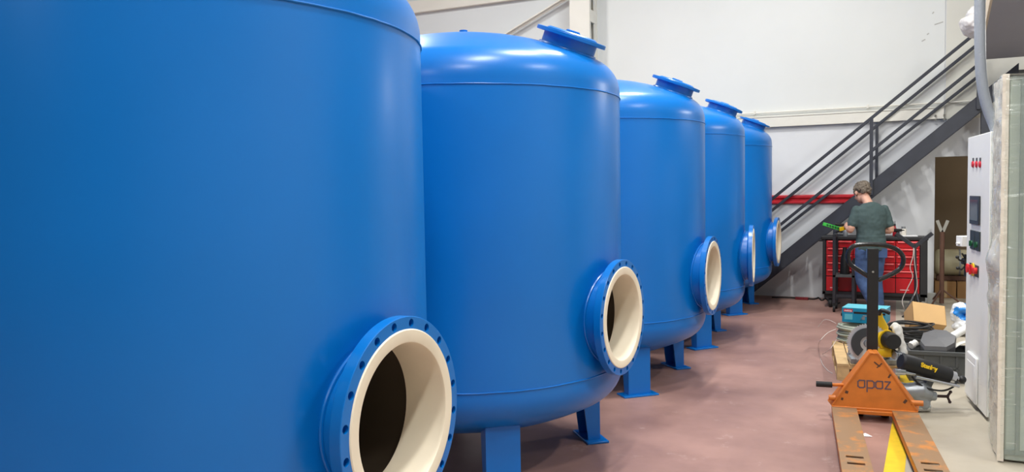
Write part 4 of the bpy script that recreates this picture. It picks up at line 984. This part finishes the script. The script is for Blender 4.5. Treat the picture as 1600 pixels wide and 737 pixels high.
# ------------------------------------------------------------------ things in the dark doorway
yy = WALL_Y-.25
fill = thing('storeroom_fill', 'added unseen bulb under the storeroom ceiling behind the doorway', 'lamp', (DX1+.3, WALL_Y+1.6, 2.6))  # light source added out of view to lift the dark storeroom
m = MB(); m.cyl((0, 0, -.12), (0, 0, 0), .02, 12); m.build('socket', M_BPLAST, fill)
m = MB(); m.ball((0, 0, -.16), .035, 14, 10); m.build('glass_globe', emit('fill_glow', (255, 230, 190), 3.0), fill)
l_ = bpy.data.lights.new('fill_light', 'POINT'); l_.energy = 16; l_.color = (1, .95, .86); l_.shadow_soft_size = .05
lo = bpy.data.objects.new('fill_light', l_); COL.objects.link(lo); lo.parent = fill; lo.location = (0, 0, -.24)
q = on_y(1472, 400, yy)
yst = thing('pipe_stand', 'rusty brown pipe stand with pale V-shaped head in the dark doorway', 'stand', (q.x, yy, 0))
M_RUST = mat('rust_brown', (96, 66, 52), .7, var=.2, vscale=10)
zv = on_y(1473, 362, yy).z
m = MB(); m.tube([(0, 0, .02), (.0, 0, zv)], .03, 14); m.build('post', M_RUST, yst)
for a in (0, 120, 240):
    m = MB(); m.tube([(0, 0, .22), (.26*math.cos(R(a)), .2*math.sin(R(a)), .012)], .012, 8); m.build('leg', M_RUST, yst)
for sgn in (-1, 1):
    m = MB(); m.beam((0, 0, zv-.02), (sgn*.065, 0, zv+.16), .04, .022, up=(0, 1, 0)); m.build('cradle_arm', mat('steel_pale', (168, 166, 156), .4, .3), yst)
q = on_y(1487, 410, WALL_Y+.8)
t = thing('storage_cylinder', 'cream drum lying in the dark doorway above the brown boxes', 'drum', (q.x+.02, WALL_Y+.8, 0))
zc_ = q.z; m = MB(); m.lathe([(0, -.25), (.16, -.25), (.19, -.22), (.2, -.2), (.2, .2), (.19, .22), (.16, .25), (0, .25)], 36, frame((0, 0, zc_), (0, 0, 1), (0, 1, 0))); m.build('drum_body', mat('drum_cream', (190, 182, 150), .5), t)
m = MB(); m.lathe([(.2, -.012), (.206, -.012), (.206, .012), (.2, .012)], 36, frame((.08, 0, zc_), (0, 0, 1), (0, 1, 0)), closed=True); m.build('hoop', M_CAST, t)
m = MB(); m.bb(-.22, .22, -.15, .15, zc_-.255, zc_-.19); m.bb(-.2, -.15, -.12, .12, zc_-.26, zc_-.1); m.bb(.15, .2, -.12, .12, zc_-.26, zc_-.1); m.build('cradle', M_RUST, t)
zbx = zc_-.262
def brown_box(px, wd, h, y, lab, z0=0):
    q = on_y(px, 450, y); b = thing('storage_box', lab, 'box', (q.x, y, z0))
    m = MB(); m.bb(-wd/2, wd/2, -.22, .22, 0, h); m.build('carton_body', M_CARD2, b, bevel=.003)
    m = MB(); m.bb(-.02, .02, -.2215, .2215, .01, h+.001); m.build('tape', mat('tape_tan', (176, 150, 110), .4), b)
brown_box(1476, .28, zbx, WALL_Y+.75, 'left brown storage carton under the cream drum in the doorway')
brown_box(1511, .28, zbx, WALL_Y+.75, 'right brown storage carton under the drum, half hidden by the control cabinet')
q = on_y(1455, 462, WALL_Y-.1)
m = MB(); m.bb(q.x-.05, q.x+.06, WALL_Y-.12, WALL_Y-.02, .0, .14); m.bb(q.x-.03, q.x+.04, WALL_Y-.123, WALL_Y-.12, .05, .11)
tag(m.build('junction_box', mat('junction_grey', (170, 170, 164), .5), bevel=.004), 'small grey box on the floor at the left jamb of the dark doorway', 'box')

# ------------------------------------------------------------------ the person
PY = 11.22
pq = on_y(1360, 480, PY)
per = thing('person', 'person in dark green t-shirt and blue jeans seen from behind, working at the chest', 'person', (pq.x, PY, 0), R(28))
SK = .965; per.scale = (SK+.02, SK+.02, SK)
def arm(m, sh, el, wr_, rs):
    m.tube(smooth_path([sh, Vector(sh).lerp(Vector(el), .5), el, Vector(el).lerp(Vector(wr_), .5), wr_], 3), rs, 14)
shL, elL, wrL = (-.185, .02, 1.415), (-.262, .02, 1.165), (-.20, .27, 1.20)
shR, elR, wrR = (.185, .02, 1.415), (.255, -.01, 1.15), (.10, .21, 1.13)
hipL, knL, anL = (-.10, .0, .92), (-.105, .03, .50), (.03, -.10, .085)
hipR, knR, anR = (.09, .0, .92), (.10, .05, .50), (.14, .05, .085)
def limb(m, pts, rad, n=4, seg=16, ref=None):
    P = smooth_path(pts, n); m.tube(P, lerp_r(rad, len(P)), seg, ref=ref)
    m.ball(tuple(P[0]), min(rad[0]), 14, 8); m.ball(tuple(P[-1]), min(rad[-1]), 14, 8)
TORSO = [((0, -.005, .86), (.155, .115)), ((0, -.005, .95), (.170, .125)), ((0, .005, 1.05), (.163, .118)), ((0, .01, 1.15), (.168, .118)), ((0, .012, 1.26), (.196, .122)), ((0, .012, 1.36), (.204, .112)), ((0, .015, 1.425), (.192, .092)), ((0, .03, 1.475), (.125, .078)), ((0, .04, 1.51), (.07, .066))]
def torso(m, grow, lo=0):
    T = TORSO[lo:]; P = smooth_path([p for p, _ in T], 3); m.tube(P, [(a+grow, b+grow) for a, b in lerp_r([r for _, r in T], len(P))], 24, ref=(1, 0, 0))
HC = Vector((-.03, .185, 1.652)); HT = Matrix.Translation(HC) @ Matrix.Rotation(R(-30), 4, 'X') @ Matrix.Rotation(R(4), 4, 'Y') @ Matrix.Scale(1.12, 4)
m = MB(); torso(m, 0)
limb(m, [(0, .035, 1.46), (-.008, .085, 1.53), (-.022, .14, 1.60)], [(.062, .062), (.056, .058), (.056, .058)])
# head: skull, face, jaw, nose, ears (in head space: y forward, z up)
def hb(c, r): m.ball(c, r, 18, 12, M=HT)
hb((0, -.005, .025), (.078, .098, .092)); hb((0, .03, -.03), (.066, .072, .085)); hb((0, .055, -.075), (.042, .04, .035)); hb((0, .092, .02), (.055, .02, .018))
hb((0, .108, -.022), (.014, .02, .018)); hb((0, .10, .0), (.010, .014, .03)); hb((-.035, .078, -.03), (.025, .02, .022)); hb((.035, .078, -.03), (.025, .02, .022))
hb((0, .092, -.058), (.026, .012, .006)); hb((0, .09, -.068), (.022, .012, .006))
for sgn in (-1, 1): hb((sgn*.079, -.008, -.012), (.012, .022, .033))
for (a, b2, c) in ((shL, elL, wrL), (shR, elR, wrR)):
    mid1 = Vector(a).lerp(Vector(b2), .5); mid2 = Vector(b2).lerp(Vector(c), .4)
    limb(m, [a, mid1, b2, mid2, c], [(.055, .055), (.052, .05), (.044, .042), (.045, .042), (.029, .024)])
for (a, b2, c, toe) in ((hipL, knL, anL, (.005, .06, .04)), (hipR, knR, anR, (.16, .21, .04))):
    limb(m, [a, Vector(a).lerp(Vector(b2), .5), b2, Vector(b2).lerp(Vector(c), .4), c], [(.085, .085), (.08, .08), (.056, .058), (.058, .058), (.038, .042)])
    limb(m, [c, toe], [(.038, .038), (.03, .022)])
def hand(wr_, el, palm_n, curl):
    wv = Vector(wr_); d = (wv-Vector(el)).normalized(); n_ = Vector(palm_n); n_ = (n_-d*n_.dot(d)).normalized(); s = d.cross(n_)
    limb(m, [wv, wv+d*.04, wv+d*.085], [(.022, .03), (.018, .042), (.014, .042)], ref=n_)
    out = []
    for i, (off, l) in enumerate(((-.033, .078), (-.011, .086), (.011, .081), (.032, .064))):
        b = wv+d*.085+s*off; p1 = b+(d*math.cos(curl*.5)+n_*math.sin(curl*.5))*l*.42; p2 = p1+(d*math.cos(curl*1.3)+n_*math.sin(curl*1.3))*l*.33; p3 = p2+(d*math.cos(curl*2)+n_*math.sin(curl*2))*l*.25
        m.tube([b-d*.015, b, p1, p2, p3], [.010, .0098, .0092, .0085, .007], 10); m.ball(tuple(p3), .007, 8, 6)
        out.append(p2)
    t0 = wv+d*.025-s*.035; t1 = t0+(d*.7-s*.6+n_*.4).normalized()*.04; t2 = t1+(d*.7+n_*.7).normalized()*.032
    m.tube([wv+d*.02-s*.015, t0, t1, t2], [.014, .0135, .011, .008], 10)
    return wv+d*.09+n_*.03
gripL = hand(wrL, elL, (1, .1, -.4), .8); gripR = hand(wrR, elR, (-1, .3, .1), .7)
link('body', voxel(m, .0055, M_SKIN, 3), per)
m = MB(); torso(m, .016, 1)
for (a, b2) in ((shL, elL), (shR, elR)):
    a = Vector(a); b2 = Vector(b2); limb(m, [a+Vector((0, 0, .005)), a.lerp(b2, .5), a.lerp(b2, .70)], [(.062, .062), (.064, .062), (.064, .062)])
m.tube([(0, -.004, .885), (0, -.002, .97), (0, .005, 1.07)], [(.190, .142), (.192, .146), (.186, .142)], 24, ref=(1, 0, 0))
me = voxel(m, .008, M_SHIRT, 4)
displace(me, lambda q: .007*noise.noise(Vector((q.x*7, q.y*7, q.z*16)))+.004*noise.noise(q*24))
link('t_shirt', me, per)
m = MB(); m.tube([(0, 0, .86), (0, 0, .93), (0, 0, .96)], [(.168, .13), (.172, .132), (.165, .125)], 22, ref=(1, 0, 0))
for (a, b2, c) in ((hipL, knL, anL), (hipR, knR, anR)):
    limb(m, [Vector(a)+Vector((0, 0, -.02)), Vector(a).lerp(Vector(b2), .5), b2, Vector(b2).lerp(Vector(c), .4), Vector(c)+Vector((0, 0, .02))], [(.102, .11), (.094, .097), (.075, .077), (.074, .075), (.06, .066)])
me = voxel(m, .008, M_JEANS, 4)
displace(me, lambda q: .005*noise.noise(Vector((q.x*9, q.y*9, q.z*15)))+.003*noise.noise(q*26))
jn = link('jeans', me, per)
m = MB(); 
for sx in (-1, 1):
    m.box((sx*.085, -.131, .855), (.12, .006, .12), (R(4), 0, sx*R(-22)))
m.build('back_pocket', M_JEANS, jn, bevel=.002)
for (c, toe) in ((anL, (.0, .09, .04)), (anR, (.165, .24, .04))):
    m = MB(); c = Vector(c); t_v = Vector(toe); he = Vector((c.x, c.y-.05, .045)); he = c+(c-t_v).normalized()*.04; he.z = .045
    m.tube([he, Vector((c.x, c.y, .06)), c.lerp(t_v, .5)*1.0, t_v], [(.035, .04), (.045, .055), (.05, .04), (.035, .03)], 16, ref=(1, 0, 0)); m.tube([c+Vector((0, 0, -.03)), c+Vector((0, 0, .02))], [.048, .046], 14)
    me = voxel(m, .007, M_SHOE, 3)
    floor_clamp(me, .002)
    link('shoe', me, per)
# short curly hair
m = MB(); random.seed(21)
m.ball((0, -.018, .032), (.082, .095, .090), 20, 12, M=HT)
for k in range(240):
    z_ = random.uniform(-.75, 1); a = random.uniform(0, 2*PI); s = math.sqrt(1-z_*z_); x, y = s*math.cos(a), s*math.sin(a)
    if y > .45 and z_ < .45: continue
    if abs(x) > .8 and z_ < -.35: continue
    m.ball((x*.086, -.018+y*.1, .03+z_*.093), random.uniform(.013, .022), 8, 6, M=HT)
me = voxel(m, .005, M_HAIR, 1); link('hair', me, per)
for sgn in (-1, 1):
    m = MB(); m.ball((sgn*.032, .088, .002), (.013, .012, .010), 12, 8, M=HT); ey = m.build('eye', M_WHITE, per)
    m = MB(); m.ball((sgn*.032, .098, .002), (.006, .004, .006), 10, 6, M=HT); m.build('iris', M_SHOE, ey)
m = MB(); m.tube([HT @ Vector((-.024, .1, -.063)), HT @ Vector((0, .106, -.062)), HT @ Vector((.024, .1, -.063))], [.003, .004, .003], 8); m.build('lips', mat('lips', (176, 108, 98), .5), per)

# green tool in the left hand
PM = Matrix.Translation(per.location) @ Matrix.Rotation(R(28), 4, 'Z') @ Matrix.Diagonal((*per.scale, 1))
gl_ = PM @ gripL; Dg = (gl_-CAM).dot(CM @ Vector((0,0,-1)))
g0 = at_d(1286, 349.5, Dg); g1 = at_d(1318, 359, Dg)
tl_ = thing('hand_tool', 'bright green slim tool with yellow end held in the left hand', 'tool', (0, 0, 0))
d_ = (g1-g0)
m = MB(); m.beam(g0, g0+d_*.82, .03, .045); m.build('green_bar', mat('tool_green', (60, 190, 70), .45), tl_, bevel=.004)
m = MB()
for k in range(5): c = g0+d_*(.2+.13*k); m.beam(c-d_*.03+Vector((0, -.002, .008)), c+d_*.03+Vector((0, -.002, -.008)), .034, .02)
m.build('dark_inset', mat('tool_dark_green', (30, 70, 44), .5), tl_)
m = MB(); m.beam(g0+d_*.78+Vector((0, 0, -.012)), gl_+Vector((0, 0, -.02)), .035, .05); m.build('yellow_end', M_YELLOW, tl_, bevel=.004)
m = MB(); c = g0+d_*.8+Vector((0, .0, .05)); m.tube([c+Vector((-.05, 0, .012)), c, gl_+Vector((.0, 0, .012))], [.018, .02, .016], 10); m.build('grip', M_BPLAST, tl_)
